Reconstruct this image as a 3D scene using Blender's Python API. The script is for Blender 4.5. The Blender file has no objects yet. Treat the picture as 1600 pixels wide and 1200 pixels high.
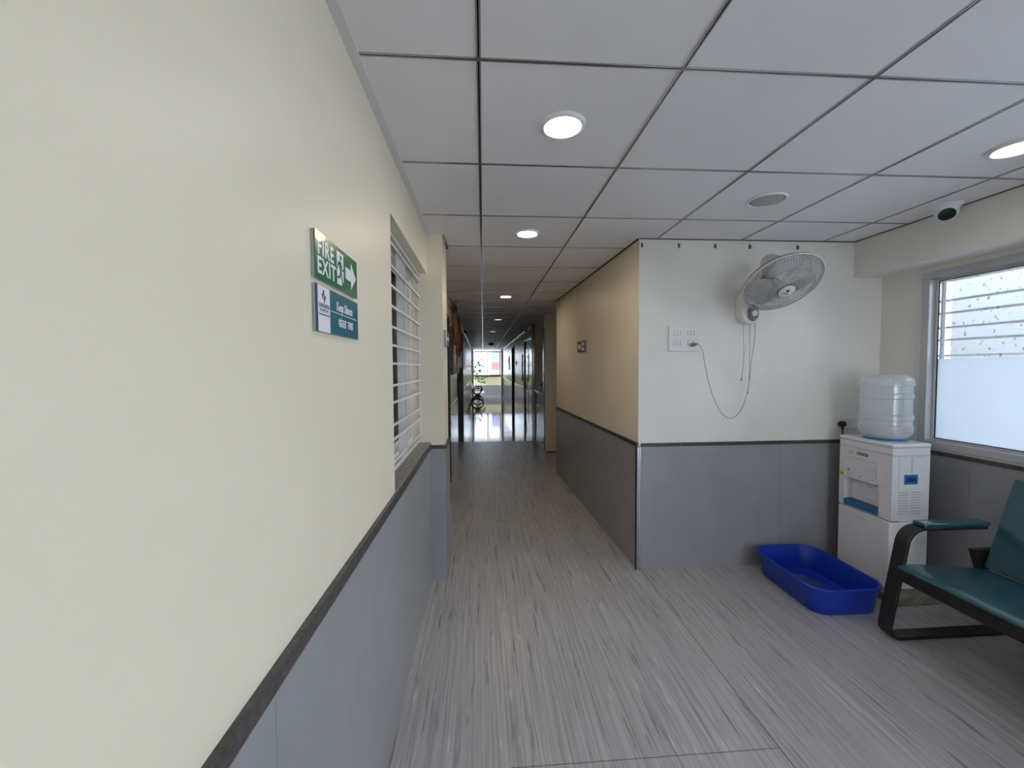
import bpy, bmesh, math, random
from mathutils import Vector, Matrix
random.seed(7)
PI = math.pi
scn = bpy.context.scene
COL = scn.collection

# ------------------------------------------------------------------ camera
FPX, YAW, PITCH, ROLL = 642.0, 0.0698, -0.0404, -0.0065
EYE = Vector((0.0, 0.0, 1.431))
cy, sy, cp, sp = math.cos(YAW), math.sin(YAW), math.cos(PITCH), math.sin(PITCH)
fwd = Vector((sy*cp, cy*cp, sp)); rgt = Vector((cy, -sy, 0)); upv = rgt.cross(fwd)
cr, sr = math.cos(ROLL), math.sin(ROLL)
rgt, upv = rgt*cr + upv*sr, upv*cr - rgt*sr
camd = bpy.data.cameras.new('camera'); camd.sensor_width = 36.0
camd.lens = 36.0*FPX/1600.0; camd.clip_start = 0.02; camd.clip_end = 200
cam = bpy.data.objects.new('camera', camd); COL.objects.link(cam)
cam.matrix_world = Matrix(((rgt.x, upv.x, -fwd.x, EYE.x), (rgt.y, upv.y, -fwd.y, EYE.y),
                           (rgt.z, upv.z, -fwd.z, EYE.z), (0, 0, 0, 1)))
scn.camera = cam

# ------------------------------------------------------------------ world and exposure
SKY = 7.2
wd = bpy.data.worlds.new('overcast_sky'); scn.world = wd; wd.use_nodes = True
wn = wd.node_tree.nodes['Background']
wn.inputs['Color'].default_value = (0.79, 0.88, 1.0, 1); wn.inputs['Strength'].default_value = SKY
vs = scn.view_settings
vs.view_transform = 'Standard'; vs.look = 'None'; vs.gamma = 1.0; vs.use_curve_mapping = False
vs.exposure = 0.0
scn.cycles.max_bounces = 9; scn.cycles.diffuse_bounces = 6; scn.cycles.glossy_bounces = 4; scn.cycles.caustics_refractive = False

# ------------------------------------------------------------------ materials
MAT = {}
def nmat(name):
    m = bpy.data.materials.new(name); m.use_nodes = True
    nt = m.node_tree
    return m, nt, nt.nodes, nt.links, nt.nodes['Principled BSDF']
def mat(name, col, rough=0.5, metal=0.0, var=0.0, vscale=8.0, bump=0.0, bscale=80.0, spec=0.5, emit=None, estr=0.0, stretch=None, coat=0.0):
    m, nt, N, L, P = nmat(name)
    P.inputs['Base Color'].default_value = (*col, 1); P.inputs['Roughness'].default_value = rough
    P.inputs['Metallic'].default_value = metal; P.inputs['Specular IOR Level'].default_value = spec
    P.inputs['Coat Weight'].default_value = coat
    if emit:
        P.inputs['Emission Color'].default_value = (*emit, 1); P.inputs['Emission Strength'].default_value = estr
    geo = N.new('ShaderNodeNewGeometry')
    vec = geo.outputs['Position']
    if stretch:
        mp = N.new('ShaderNodeMapping'); mp.inputs['Scale'].default_value = stretch
        L.new(vec, mp.inputs['Vector']); vec = mp.outputs['Vector']
    nz = N.new('ShaderNodeTexNoise'); nz.inputs['Scale'].default_value = vscale; nz.inputs['Detail'].default_value = 5
    L.new(vec, nz.inputs['Vector'])
    rp = N.new('ShaderNodeValToRGB')
    v = max(var, 0.015)
    rp.color_ramp.elements[0].position = 0.3; rp.color_ramp.elements[1].position = 0.7
    rp.color_ramp.elements[0].color = (*[c*(1-v) for c in col], 1)
    rp.color_ramp.elements[1].color = (*[min(1, c*(1+v)) for c in col], 1)
    L.new(nz.outputs['Fac'], rp.inputs['Fac']); L.new(rp.outputs['Color'], P.inputs['Base Color'])
    if bump > 0:
        n2 = N.new('ShaderNodeTexNoise'); n2.inputs['Scale'].default_value = bscale; n2.inputs['Detail'].default_value = 4
        L.new(vec, n2.inputs['Vector'])
        b = N.new('ShaderNodeBump'); b.inputs['Strength'].default_value = bump; b.inputs['Distance'].default_value = 0.003
        L.new(n2.outputs['Fac'], b.inputs['Height']); L.new(b.outputs['Normal'], P.inputs['Normal'])
    MAT[name] = m
    return m

mat('cream_paint', (0.78, 0.71, 0.57), 0.42, var=0.03, vscale=1.6, bump=0.12, bscale=18)
mat('gloss_trim', (0.78, 0.77, 0.76), 0.14)
mat('gloss_paint', (0.78, 0.71, 0.59), 0.28, var=0.03, vscale=1.6, bump=0.05, bscale=9)
mat('dado_gloss', (0.285, 0.29, 0.31), 0.16, var=0.05, vscale=5)
mat('white_paint', (0.76, 0.74, 0.69), 0.5, var=0.045, vscale=2.2, bump=0.12, bscale=14)
mat('dado_tile', (0.285, 0.285, 0.30), 0.34, var=0.06, vscale=5, bump=0.05, bscale=60)
mat('dado_grout', (0.20, 0.20, 0.21), 0.7)
mat('granite', (0.055, 0.05, 0.05), 0.3, var=0.6, vscale=60)
mat('pale_granite', (0.20, 0.185, 0.165), 0.4, var=0.5, vscale=45)
mat('grout', (0.07, 0.065, 0.06), 0.85)
mat('ceiling_tile', (0.80, 0.78, 0.81), 0.55, var=0.015, vscale=4, bump=0.06, bscale=500)
mat('grid_metal', (0.50, 0.49, 0.50), 0.20, metal=0.75)
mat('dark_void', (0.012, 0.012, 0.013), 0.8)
mat('white_trim', (0.70, 0.69, 0.68), 0.4)
mat('white_metal', (0.72, 0.71, 0.70), 0.38, var=0.03)
mat('aluminium', (0.52, 0.525, 0.54), 0.4, metal=0.25)
mat('black_rubber', (0.012, 0.012, 0.013), 0.5)
mat('dark_frame', (0.035, 0.03, 0.026), 0.42)
mat('dark_door', (0.03, 0.026, 0.023), 0.35, var=0.2, vscale=3)
mat('steel', (0.55, 0.56, 0.58), 0.2, metal=1.0)
mat('grey_laminate', (0.30, 0.305, 0.33), 0.16, var=0.05)
mat('brown_laminate', (0.24, 0.20, 0.165), 0.35, var=0.08)
mat('sign_green', (0.008, 0.15, 0.065), 0.25)
mat('sign_teal', (0.012, 0.13, 0.19), 0.25)
mat('sign_white', (0.82, 0.80, 0.84), 0.35)
mat('sign_edge', (0.34, 0.32, 0.31), 0.3)
mat('sign_navy', (0.02, 0.05, 0.14), 0.4)
mat('sticker_gold', (0.72, 0.66, 0.42), 0.28, metal=0.5, var=0.3, vscale=120)
mat('appliance_white', (0.78, 0.78, 0.80), 0.32)
mat('appliance_shade', (0.62, 0.62, 0.66), 0.4)
mat('vent_line', (0.40, 0.41, 0.44), 0.5)
mat('appliance_blue', (0.02, 0.17, 0.42), 0.3)
mat('deep_blue', (0.008, 0.05, 0.16), 0.4)
mat('basin_blue', (0.003, 0.036, 0.40), 0.33, var=0.05)
mat('basin_dirt', (0.03, 0.075, 0.20), 0.45, var=0.4, vscale=14)
mat('vinyl_teal', (0.016, 0.078, 0.105), 0.30, var=0.06, vscale=9, bump=0.08, bscale=140, coat=0.5)
mat('vinyl_worn', (0.34, 0.33, 0.32), 0.5, var=0.4, vscale=70)
mat('black_metal', (0.010, 0.010, 0.011), 0.38)
mat('old_wood', (0.21, 0.185, 0.15), 0.75, var=0.4, vscale=14, bump=0.3, bscale=40, stretch=(1, 6, 1))
mat('fan_white', (0.70, 0.69, 0.68), 0.35)
mat('fan_grey', (0.14, 0.14, 0.145), 0.4)
mat('wire_grey', (0.30, 0.295, 0.29), 0.35, metal=0.2)
mat('cord_grey', (0.36, 0.34, 0.32), 0.55)
mat('plug_brown', (0.17, 0.15, 0.125), 0.45)
mat('switch_white', (0.74, 0.74, 0.745), 0.35)
mat('switch_gap', (0.30, 0.30, 0.31), 0.5)
mat('indicator_red', (0.4, 0.02, 0.03), 0.4)
mat('lens_black', (0.012, 0.03, 0.032), 0.08)
mat('speaker_grey', (0.42, 0.41, 0.41), 0.6, var=0.1, vscale=900)
mat('hook_metal', (0.22, 0.21, 0.19), 0.35, metal=0.7)
mat('leaf_green', (0.06, 0.18, 0.05), 0.5, var=0.4, vscale=5)
mat('terracotta', (0.25, 0.12, 0.07), 0.7)
mat('stem_brown', (0.14, 0.11, 0.06), 0.7)
mat('garland_brown', (0.13, 0.06, 0.025), 0.7, var=0.5, vscale=30)
mat('garland_orange', (0.20, 0.09, 0.025), 0.6, var=0.4, vscale=40)
mat('figure_white', (0.80, 0.74, 0.72), 0.3)
mat('board_brown', (0.035, 0.022, 0.02), 0.4)
mat('print_maroon', (0.16, 0.03, 0.05), 0.45)
mat('yellow_wall', (0.80, 0.74, 0.46), 0.6)
mat('exterior_white', (0.42, 0.43, 0.45), 0.7, var=0.04, vscale=30)
mat('facade_blue', (0.22, 0.24, 0.40), 0.6)
mat('facade_red', (0.55, 0.12, 0.10), 0.6)
mat('concrete', (0.55, 0.55, 0.55), 0.85, var=0.15)
mat('sticker_yellow', (0.75, 0.58, 0.03), 0.4)
mat('brand_navy', (0.015, 0.025, 0.14), 0.35)
mat('curtain_grey', (0.34, 0.33, 0.31), 0.9)
mat('paper_white', (0.85, 0.84, 0.82), 0.35)

def lamp_mat(name, col, s):
    m, nt, N, L, P = nmat(name)
    P.inputs['Base Color'].default_value = (0.8, 0.8, 0.8, 1)
    P.inputs['Emission Color'].default_value = (*col, 1); P.inputs['Emission Strength'].default_value = s
    nz = N.new('ShaderNodeTexNoise'); nz.inputs['Scale'].default_value = 3
    MAT[name] = m
lamp_mat('lamp_cool', (1.0, 0.985, 0.96), 40)
lamp_mat('lamp_warm', (1.0, 0.82, 0.60), 130)
lamp_mat('lamp_dim', (1.0, 0.97, 0.93), 1.6)

def floor_mat(name, base, dark, light, rough):
    """pale grey streaked stone, streaks running along Y"""
    m, nt, N, L, P = nmat(name)
    geo = N.new('ShaderNodeNewGeometry')
    def noise(sc, detail, seed):
        mp = N.new('ShaderNodeMapping'); mp.inputs['Scale'].default_value = sc
        mp.inputs['Location'].default_value = (seed, seed*1.7, 0)
        nz = N.new('ShaderNodeTexNoise'); nz.inputs['Scale'].default_value = 1.0; nz.inputs['Detail'].default_value = detail
        nz.inputs['Roughness'].default_value = 0.6
        L.new(geo.outputs['Position'], mp.inputs['Vector']); L.new(mp.outputs['Vector'], nz.inputs['Vector'])
        return nz.outputs['Fac']
    def ramp(fac, stops):
        r = N.new('ShaderNodeValToRGB')
        r.color_ramp.elements[0].position = stops[0][0]; r.color_ramp.elements[0].color = (*stops[0][1], 1)
        r.color_ramp.elements[1].position = stops[-1][0]; r.color_ramp.elements[1].color = (*stops[-1][1], 1)
        for p_, c_ in stops[1:-1]:
            e = r.color_ramp.elements.new(p_); e.color = (*c_, 1)
        L.new(fac, r.inputs['Fac']); return r.outputs['Color']
    def mul(a, b, t='MULTIPLY', f=1.0):
        x = N.new('ShaderNodeMixRGB'); x.blend_type = t; x.inputs['Fac'].default_value = f
        L.new(a, x.inputs['Color1']); L.new(b, x.inputs['Color2']); return x.outputs['Color']
    g = lambda v: (v, v, v)
    c1 = ramp(noise((95, 1.6, 1), 4, 0), [(0.30, dark), (0.5, base), (0.72, light)])
    c2 = ramp(noise((38, 2.6, 1), 2, 5), [(0.29, g(0.50)), (0.40, g(1.0))])
    c3 = ramp(noise((60, 4.2, 1), 2, 9), [(0.64, g(0.0)), (0.74, g(0.22))])
    c4 = ramp(noise((7, 0.5, 1), 3, 3), [(0.3, g(0.93)), (0.7, g(1.05))])
    col = mul(mul(mul(c1, c2), c4), c3, 'ADD')
    L.new(col, P.inputs['Base Color']); P.inputs['Roughness'].default_value = rough
    b = N.new('ShaderNodeBump'); b.inputs['Strength'].default_value = 0.08; b.inputs['Distance'].default_value = 0.002
    L.new(noise((60, 3, 1), 2, 2), b.inputs['Height']); L.new(b.outputs['Normal'], P.inputs['Normal'])
    MAT[name] = m
floor_mat('streaked_floor', (0.40, 0.39, 0.40), (0.27, 0.26, 0.265), (0.51, 0.50, 0.51), 0.33)
mat('polished_floor', (0.40, 0.40, 0.41), 0.07, var=0.05, vscale=3, bump=0.03, bscale=3)

def glass_mat(name, tint, dirt=False, ior=1.45):
    m, nt, N, L, P = nmat(name)
    N.remove(P)
    out = N['Material Output']
    tr = N.new('ShaderNodeBsdfTransparent'); tr.inputs['Color'].default_value = (*tint, 1)
    gl = N.new('ShaderNodeBsdfGlossy'); gl.inputs['Roughness'].default_value = 0.03
    fr = N.new('ShaderNodeFresnel'); fr.inputs['IOR'].default_value = ior
    mx = N.new('ShaderNodeMixShader')
    L.new(fr.outputs[0], mx.inputs['Fac']); L.new(tr.outputs[0], mx.inputs[1]); L.new(gl.outputs[0], mx.inputs[2])
    last = mx.outputs[0]
    if dirt:
        geo = N.new('ShaderNodeNewGeometry')
        mp = N.new('ShaderNodeMapping'); mp.inputs['Scale'].default_value = (1, 46, 30)
        nz = N.new('ShaderNodeTexNoise'); nz.inputs['Scale'].default_value = 1.0; nz.inputs['Detail'].default_value = 3
        L.new(geo.outputs['Position'], mp.inputs['Vector']); L.new(mp.outputs['Vector'], nz.inputs['Vector'])
        rp = N.new('ShaderNodeValToRGB')
        rp.color_ramp.elements[0].position = 0.63; rp.color_ramp.elements[0].color = (0, 0, 0, 1)
        rp.color_ramp.elements[1].position = 0.70; rp.color_ramp.elements[1].color = (0.45, 0.45, 0.45, 1)
        L.new(nz.outputs['Fac'], rp.inputs['Fac'])
        df = N.new('ShaderNodeBsdfDiffuse'); df.inputs['Color'].default_value = (0.30, 0.32, 0.36, 1)
        m2 = N.new('ShaderNodeMixShader')
        L.new(rp.outputs['Color'], m2.inputs['Fac']); L.new(last, m2.inputs[1]); L.new(df.outputs[0], m2.inputs[2])
        last = m2.outputs[0]
    L.new(last, out.inputs['Surface'])
    MAT[name] = m
glass_mat('clear_glass', (0.93, 0.95, 0.96), True)
glass_mat('plain_glass', (0.95, 0.97, 0.97))
glass_mat('tinted_glass', (0.35, 0.36, 0.36), ior=1.12)
def soft_mat(name, col, wt, wd_, wg, rough):
    """thin plastic: transparent + translucent/diffuse + gloss"""
    m, nt, N, L, P = nmat(name); N.remove(P); out = N['Material Output']
    tr = N.new('ShaderNodeBsdfTransparent'); tr.inputs['Color'].default_value = (*[0.9*c+0.1 for c in col], 1)
    tl = N.new('ShaderNodeBsdfTranslucent'); tl.inputs['Color'].default_value = (*col, 1)
    df = N.new('ShaderNodeBsdfDiffuse'); df.inputs['Color'].default_value = (*col, 1)
    gl = N.new('ShaderNodeBsdfGlossy'); gl.inputs['Roughness'].default_value = rough
    geo = N.new('ShaderNodeNewGeometry'); nz = N.new('ShaderNodeTexNoise'); nz.inputs['Scale'].default_value = 9
    L.new(geo.outputs['Position'], nz.inputs['Vector'])
    a = N.new('ShaderNodeMixShader'); a.inputs['Fac'].default_value = 0.5
    L.new(tl.outputs[0], a.inputs[1]); L.new(df.outputs[0], a.inputs[2])
    b = N.new('ShaderNodeMixShader'); b.inputs['Fac'].default_value = wd_/(wt+wd_)
    L.new(tr.outputs[0], b.inputs[1]); L.new(a.outputs[0], b.inputs[2])
    c = N.new('ShaderNodeMixShader'); c.inputs['Fac'].default_value = wg
    L.new(b.outputs[0], c.inputs[1]); L.new(gl.outputs[0], c.inputs[2])
    L.new(c.outputs[0], out.inputs['Surface']); MAT[name] = m
soft_mat('frosted_film', (0.79, 0.84, 0.89), 0.03, 1.0, 0.03, 0.3)
soft_mat('bottle_plastic', (0.93, 0.95, 0.96), 0.52, 0.48, 0.07, 0.12)
soft_mat('motor_cover', (0.78, 0.77, 0.75), 0.25, 0.75, 0.05, 0.2)
soft_mat('blade_plastic', (0.82, 0.83, 0.85), 0.22, 0.78, 0.06, 0.2)

# ------------------------------------------------------------------ mesh helpers
class MB:
    def __init__(s): s.v = []; s.f = []
    def add(s, vs_, fs_):
        o = len(s.v); s.v += [tuple(v) for v in vs_]; s.f += [tuple(i+o for i in f) for f in fs_]; return s
    def box(s, x0, x1, y0, y1, z0, z1):
        if x0 > x1: x0, x1 = x1, x0
        if y0 > y1: y0, y1 = y1, y0
        if z0 > z1: z0, z1 = z1, z0
        v = [(x0,y0,z0),(x1,y0,z0),(x1,y1,z0),(x0,y1,z0),(x0,y0,z1),(x1,y0,z1),(x1,y1,z1),(x0,y1,z1)]
        return s.add(v, [(0,3,2,1),(4,5,6,7),(0,1,5,4),(1,2,6,5),(2,3,7,6),(3,0,4,7)])
    def prism(s, poly, fn0, fn1):
        """poly: list of 2D points (counter-clockwise seen from fn1 side)"""
        n = len(poly)
        v = [fn0(*p_) for p_ in poly] + [fn1(*p_) for p_ in poly]
        f = [tuple(range(n-1, -1, -1)), tuple(range(n, 2*n))]
        f += [(i, (i+1) % n, n+(i+1) % n, n+i) for i in range(n)]
        return s.add(v, f)
    def xy(s, poly, z0, z1): return s.prism(poly, lambda x, y: (x, y, z0), lambda x, y: (x, y, z1))
    def xz(s, poly, y0, y1): return s.prism(poly, lambda x, z: (x, y1, z), lambda x, z: (x, y0, z))
    def yz(s, poly, x0, x1): return s.prism(poly, lambda y, z: (x0, y, z), lambda y, z: (x1, y, z))
    def tube(s, pts, r, seg=6, closed=False, caps=True):
        pts = [Vector(p_) for p_ in pts]; n = len(pts)
        rr = r if isinstance(r, (list, tuple)) else [r]*n
        prev = None; rings = []
        for i in range(n):
            if closed: d = pts[(i+1) % n] - pts[i-1]
            else: d = pts[min(i+1, n-1)] - pts[max(i-1, 0)]
            d.normalize()
            if prev is None:
                a = Vector((0, 0, 1)) if abs(d.z) < 0.9 else Vector((1, 0, 0))
                u = d.cross(a).normalized()
            else:
                u = prev - d*prev.dot(d)
                u = u.normalized() if u.length > 1e-6 else d.cross(Vector((0.3, 0.5, 0.8))).normalized()
            prev = u; w = d.cross(u)
            rings.append([pts[i] + (u*math.cos(2*PI*k/seg) + w*math.sin(2*PI*k/seg))*rr[i] for k in range(seg)])
        v = [p_ for rg in rings for p_ in rg]; f = []
        for i in range(n if closed else n-1):
            a = i*seg; b = ((i+1) % n)*seg
            f += [(a+k, a+(k+1) % seg, b+(k+1) % seg, b+k) for k in range(seg)]
        if caps and not closed:
            f += [tuple(range(seg-1, -1, -1)), tuple(range((n-1)*seg, n*seg))]
        return s.add(v, f)
    def lathe(s, prof, seg=32, M=None, cap=True):
        """profile of (r, z) bottom to top about +Z"""
        M = M or Matrix.Identity(4); v = []; f = []
        for r, z in prof:
            v += [M @ Vector((r*math.cos(2*PI*k/seg), r*math.sin(2*PI*k/seg), z)) for k in range(seg)]
        for i in range(len(prof)-1):
            a = i*seg; b = a+seg
            f += [(a+k, a+(k+1) % seg, b+(k+1) % seg, b+k) for k in range(seg)]
        if cap:
            f += [tuple(range(seg-1, -1, -1)), tuple(range((len(prof)-1)*seg, len(prof)*seg))]
        return s.add(v, f)
    def strip(s, path, wdir, w, t):
        """flat bar: path of points, width w along wdir, thickness t across"""
        path = [Vector(p_) for p_ in path]; wd_ = Vector(wdir).normalized(); n = len(path); v = []; f = []
        for i in range(n):
            d = (path[min(i+1, n-1)] - path[max(i-1, 0)]).normalized(); nn = d.cross(wd_).normalized()
            for a, b in ((-1, -1), (1, -1), (1, 1), (-1, 1)):
                v.append(path[i] + wd_*(a*w/2) + nn*(b*t/2))
        for i in range(n-1):
            a = i*4; b = a+4
            f += [(a+k, a+(k+1) % 4, b+(k+1) % 4, b+k) for k in range(4)]
        f += [(3, 2, 1, 0), tuple(range((n-1)*4, n*4))]
        return s.add(v, f)
    def mesh(s, name, m):
        me = bpy.data.meshes.new(name); me.from_pydata(s.v, [], s.f)
        if m: me.materials.append(MAT[m])
        bm = bmesh.new(); bm.from_mesh(me); bmesh.ops.recalc_face_normals(bm, faces=bm.faces); bm.to_mesh(me); bm.free()
        return me
    def build(s, name, m, parent=None, smooth=False, bevel=0, loc=None, seg=2):
        o = bpy.data.objects.new(name, s.mesh(name, m)); COL.objects.link(o)
        if parent: o.parent = parent
        if loc: o.location = loc
        if smooth:
            for p_ in o.data.polygons: p_.use_smooth = True
            if smooth == 'auto': auto(o)
        if bevel:
            b = o.modifiers.new('bevel', 'BEVEL'); b.width = bevel; b.segments = seg; b.limit_method = 'ANGLE'; b.angle_limit = 0.6
            if not smooth:
                for p_ in o.data.polygons: p_.use_smooth = True
                auto(o)
        return o
def auto(o, ang=0.7):
    me = o.data
    bm = bmesh.new(); bm.from_mesh(me)
    for e in bm.edges:
        e.smooth = not (len(e.link_faces) == 2 and e.calc_face_angle(0) > ang)
    bm.to_mesh(me); bm.free()
def obj(name, me, parent=None, loc=(0, 0, 0)):
    o = bpy.data.objects.new(name, me); COL.objects.link(o); o.location = loc
    if parent: o.parent = parent
    return o
def tag(o, label, cat, group=None):
    o['label'] = label; o['category'] = cat
    if group: o['group'] = group
    return o
def thing(name, label, cat, loc=(0, 0, 0), group=None):
    o = bpy.data.objects.new(name, None); COL.objects.link(o); o.location = loc; o.empty_display_size = 0.05
    return tag(o, label, cat, group)
def struct(o, label=None):
    o['kind'] = 'structure'
    if label: o['label'] = label
    return o
def sroot(name, label):
    o = bpy.data.objects.new(name, None); COL.objects.link(o); o.empty_display_size = 0.05
    return struct(o, label)
def copy_tree(o, loc, label=None):
    c = o.copy(); COL.objects.link(c); c.location = loc
    if label: c['label'] = label
    for ch in o.children:
        d = ch.copy(); COL.objects.link(d); d.parent = c
        for g in ch.children:
            e = g.copy(); COL.objects.link(e); e.parent = d
    return c
def rounded(x0, x1, y0, y1, r, n=6):
    pts = []
    for cx_, cy_, a in ((x1-r, y1-r, 0), (x0+r, y1-r, PI/2), (x0+r, y0+r, PI), (x1-r, y0+r, 1.5*PI)):
        pts += [(cx_+r*math.cos(a+PI/2*k/n), cy_+r*math.sin(a+PI/2*k/n)) for k in range(n+1)]
    return pts
def catmull(pts, n=8):
    pts = [Vector(p_) for p_ in pts]; P_ = [pts[0]*2-pts[1]] + pts + [pts[-1]*2-pts[-2]]; out = []
    for i in range(1, len(P_)-2):
        a, b, c, d = P_[i-1:i+3]
        for k in range(n):
            t = k/n
            out.append(0.5*((2*b) + (c-a)*t + (2*a-5*b+4*c-d)*t*t + (3*b-a-3*c+d)*t**3))
    out.append(pts[-1]); return out
def text(name, body, size, m, parent, M, sx=1.0, bold=0.0, align='CENTER', depth=0.0003, sp=1.0):
    """lettering as flat geometry; M maps text plane (x right, y up, z out) into the parent's space"""
    cu = bpy.data.curves.new(name, 'FONT'); cu.body = body; cu.size = size; cu.align_x = align; cu.align_y = 'CENTER'
    cu.offset = bold; cu.space_character = sp; cu.extrude = depth; cu.resolution_u = 3
    t = bpy.data.objects.new(name, cu); COL.objects.link(t)
    bpy.context.view_layer.update()
    me = bpy.data.meshes.new_from_object(t.evaluated_get(bpy.context.evaluated_depsgraph_get()))
    bpy.data.objects.remove(t); bpy.data.curves.remove(cu)
    me.transform(M @ Matrix.Diagonal((sx, 1, 1, 1))); me.materials.clear(); me.materials.append(MAT[m])
    return obj(name, me, parent)
def basis(ex, ey, ez, o):
    return Matrix(((ex[0], ey[0], ez[0], o[0]), (ex[1], ey[1], ez[1], o[1]), (ex[2], ey[2], ez[2], o[2]), (0, 0, 0, 1)))

H = 2.305            # ceiling height
WL = -0.365          # near left wall
WY = 2.78            # wall with the fan
def XL(y): return -0.425 - 0.0085*(y-5.2)      # far corridor, left wall
def XR(y): return 1.03 - 0.006*(y-6.8)         # far corridor, right wall

# ================================================================== SETTING
# ---- floor
fl = sroot('floor', 'pale grey streaked stone floor of the waiting area and corridor')
MB().box(-0.62, 3.05, -2.6, 7.9, -0.12, -0.008).build('floor_bed', 'grout', fl)
MB().box(-1.1, 3.05, 7.9, 21.6, -0.12, -0.008).build('floor_bed', 'grout', fl)
def slab(x0, x1, y0, y1, m, name='floor_slab', g=0.0018):
    MB().box(x0+g, x1-g, y0+g, y1-g, -0.012, 0.0).build(name, m, fl)
for a, b in ((-2.6, -0.99), (-0.99, 1.41), (1.41, 3.81), (3.81, 6.21), (6.21, 7.9)):
    slab(-0.62, 1.095, a, b, 'streaked_floor')
for a, b in ((-2.6, 0.2), (0.2, 2.8)):
    slab(1.095, 2.597, a, b, 'streaked_floor'); slab(2.597, 3.0, a, b, 'streaked_floor')
slab(1.095, 3.0, 5.4, 7.0, 'streaked_floor')
y = 7.9
while y < 21.5:
    y1 = min(y+0.6, 21.6)
    for x0, x1 in ((-1.1, -0.47), (-0.47, 0.13), (0.13, 0.73), (0.73, 1.33), (1.33, 3.05)):
        if (x0 < -1.0 or x0 > 1.3) and y < 19.0: continue
        slab(x0, x1, y, y1, 'polished_floor', 'floor_tile', 0.0016)
    y = y1

# ---- left wall (near) with the window opening
w = MB().box(-0.60, WL, -2.6, 1.695, 0, H).box(-0.60, WL, 1.695, 2.77, 0, 0.905).box(-0.60, WL, 1.695, 2.77, 2.052, H)
wall_left = struct(w.build('wall_left', 'cream_paint'), 'cream painted wall filling the left side, grey tiled below')
w = MB().box(-0.60, -0.264, 2.77, 3.08, 0, H)
col_l = struct(w.build('wall_column', 'cream_paint'), 'cream column standing proud of the left wall beyond the window')

def dado(parent, p0, p1, nrm, ztop=0.885, split=0.275, strip=True, t=0.009, L0=1.2, sm='granite', sh=0.024, sp=0.014, first=None, tm='dado_tile'):
    """run of grey tiles with a dark stone strip on top; p0->p1 along the wall, nrm outwards (2D)"""
    p0 = Vector(p0); p1 = Vector(p1); nv = Vector(nrm); Ln = (p1-p0).length; d = (p1-p0)/Ln
    def pr_(a, b, off, z0, z1, name, m):
        A = p0+d*a; B = p0+d*b
        MB().xy([A - nv*0.001, B - nv*0.001, B+nv*off, A+nv*off], z0, z1).build(name, m, parent)
    xs = [0.0]; a = first or L0
    while a < Ln-0.05: xs.append(a); a += L0
    xs.append(Ln)
    for a, b in zip(xs, xs[1:]):
        g = 0.0006
        pr_(a+g, b-g, t, 0.0, split-g, 'dado_tile', tm)
        pr_(a+g, b-g, t, split+g, ztop, 'dado_tile', tm)
    pr_(0, Ln, t-0.002, 0.0, ztop-0.001, 'dado_joint', 'dado_grout')
    if strip: pr_(0, Ln, sp, ztop, ztop+sh, 'dado_strip', sm)
dado(wall_left, (WL, -2.6), (WL, 2.77), (1, 0), ztop=0.888, sh=0.034, first=0.9)
dado(col_l, (WL+0.009, 2.77), (-0.264+0.009, 2.77), (0, -1), ztop=0.890)
dado(col_l, (-0.264, 2.77), (-0.264, 3.08), (1, 0), ztop=0.890)

# ---- solid block between waiting area and corridor: fan wall + corridor wall
cA, cB, cC, cD = (1.078, WY), (2.86, WY), (2.86, 5.45), (0.985, 5.45)
w = MB().xy([cA, cB, cC, cD], 0, H)
fanwall = struct(w.build('wall_back', 'white_paint'), 'off-white wall carrying the fan, grey tiled below')
rw = MB().xy([(1.078-0.004, WY), (1.078, WY), (0.985, 5.45), (0.985-0.004, 5.45)], 0.9, H)
corr = struct(rw.build('wall_corridor', 'cream_paint'), 'cream corridor wall running away from the fan wall corner')
dvec = (Vector(cD)-Vector(cA)).normalized(); dn = Vector((-dvec.y, dvec.x)); dn = dn if dn.x < 0 else -dn
dado(fanwall, (1.092, WY), (2.855, WY), (0, -1), ztop=0.872, split=0.258, first=1.02)
dado(corr, Vector(cA)+dvec*0.012, Vector(cD), dn, ztop=0.872, split=0.258)
tr = MB().box(1.060, 1.074, WY-0.012, WY+0.012, 0, 0.872).box(1.074, 1.092, WY-0.012, WY-0.001, 0, 0.872)
struct(tr.build('trim_1', 'steel', bevel=0.003), 'steel edge guard on the tiled corner')
MB().box(1.0595, 1.0635, WY-0.0145, WY+0.014, 0, 0.872).build('dark_edge', 'dark_frame', bpy.data.objects['trim_1'])

# ---- right window wall, beam over it
beam = struct(MB().box(2.64, 2.86, -2.6, WY, 2.052, H).build('wall_beam', 'white_paint'), 'off-white beam running above the right-hand window')
WX = 2.86
w = MB().box(WX, 3.06, -2.6, WY, 0, 0.90).box(WX, 3.06, -2.6, WY, 2.02, H).box(WX, 3.06, 2.495, WY, 0.90, 2.02).box(WX, 3.06, -2.6, -1.5, 0.90, 2.02)
wall_right = struct(w.build('wall_right', 'white_paint'), 'right wall below and around the frosted window')
dado(wall_right, (WX, -2.6), (WX, WY-0.01), (-1, 0), ztop=0.862, split=0.258)

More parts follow.
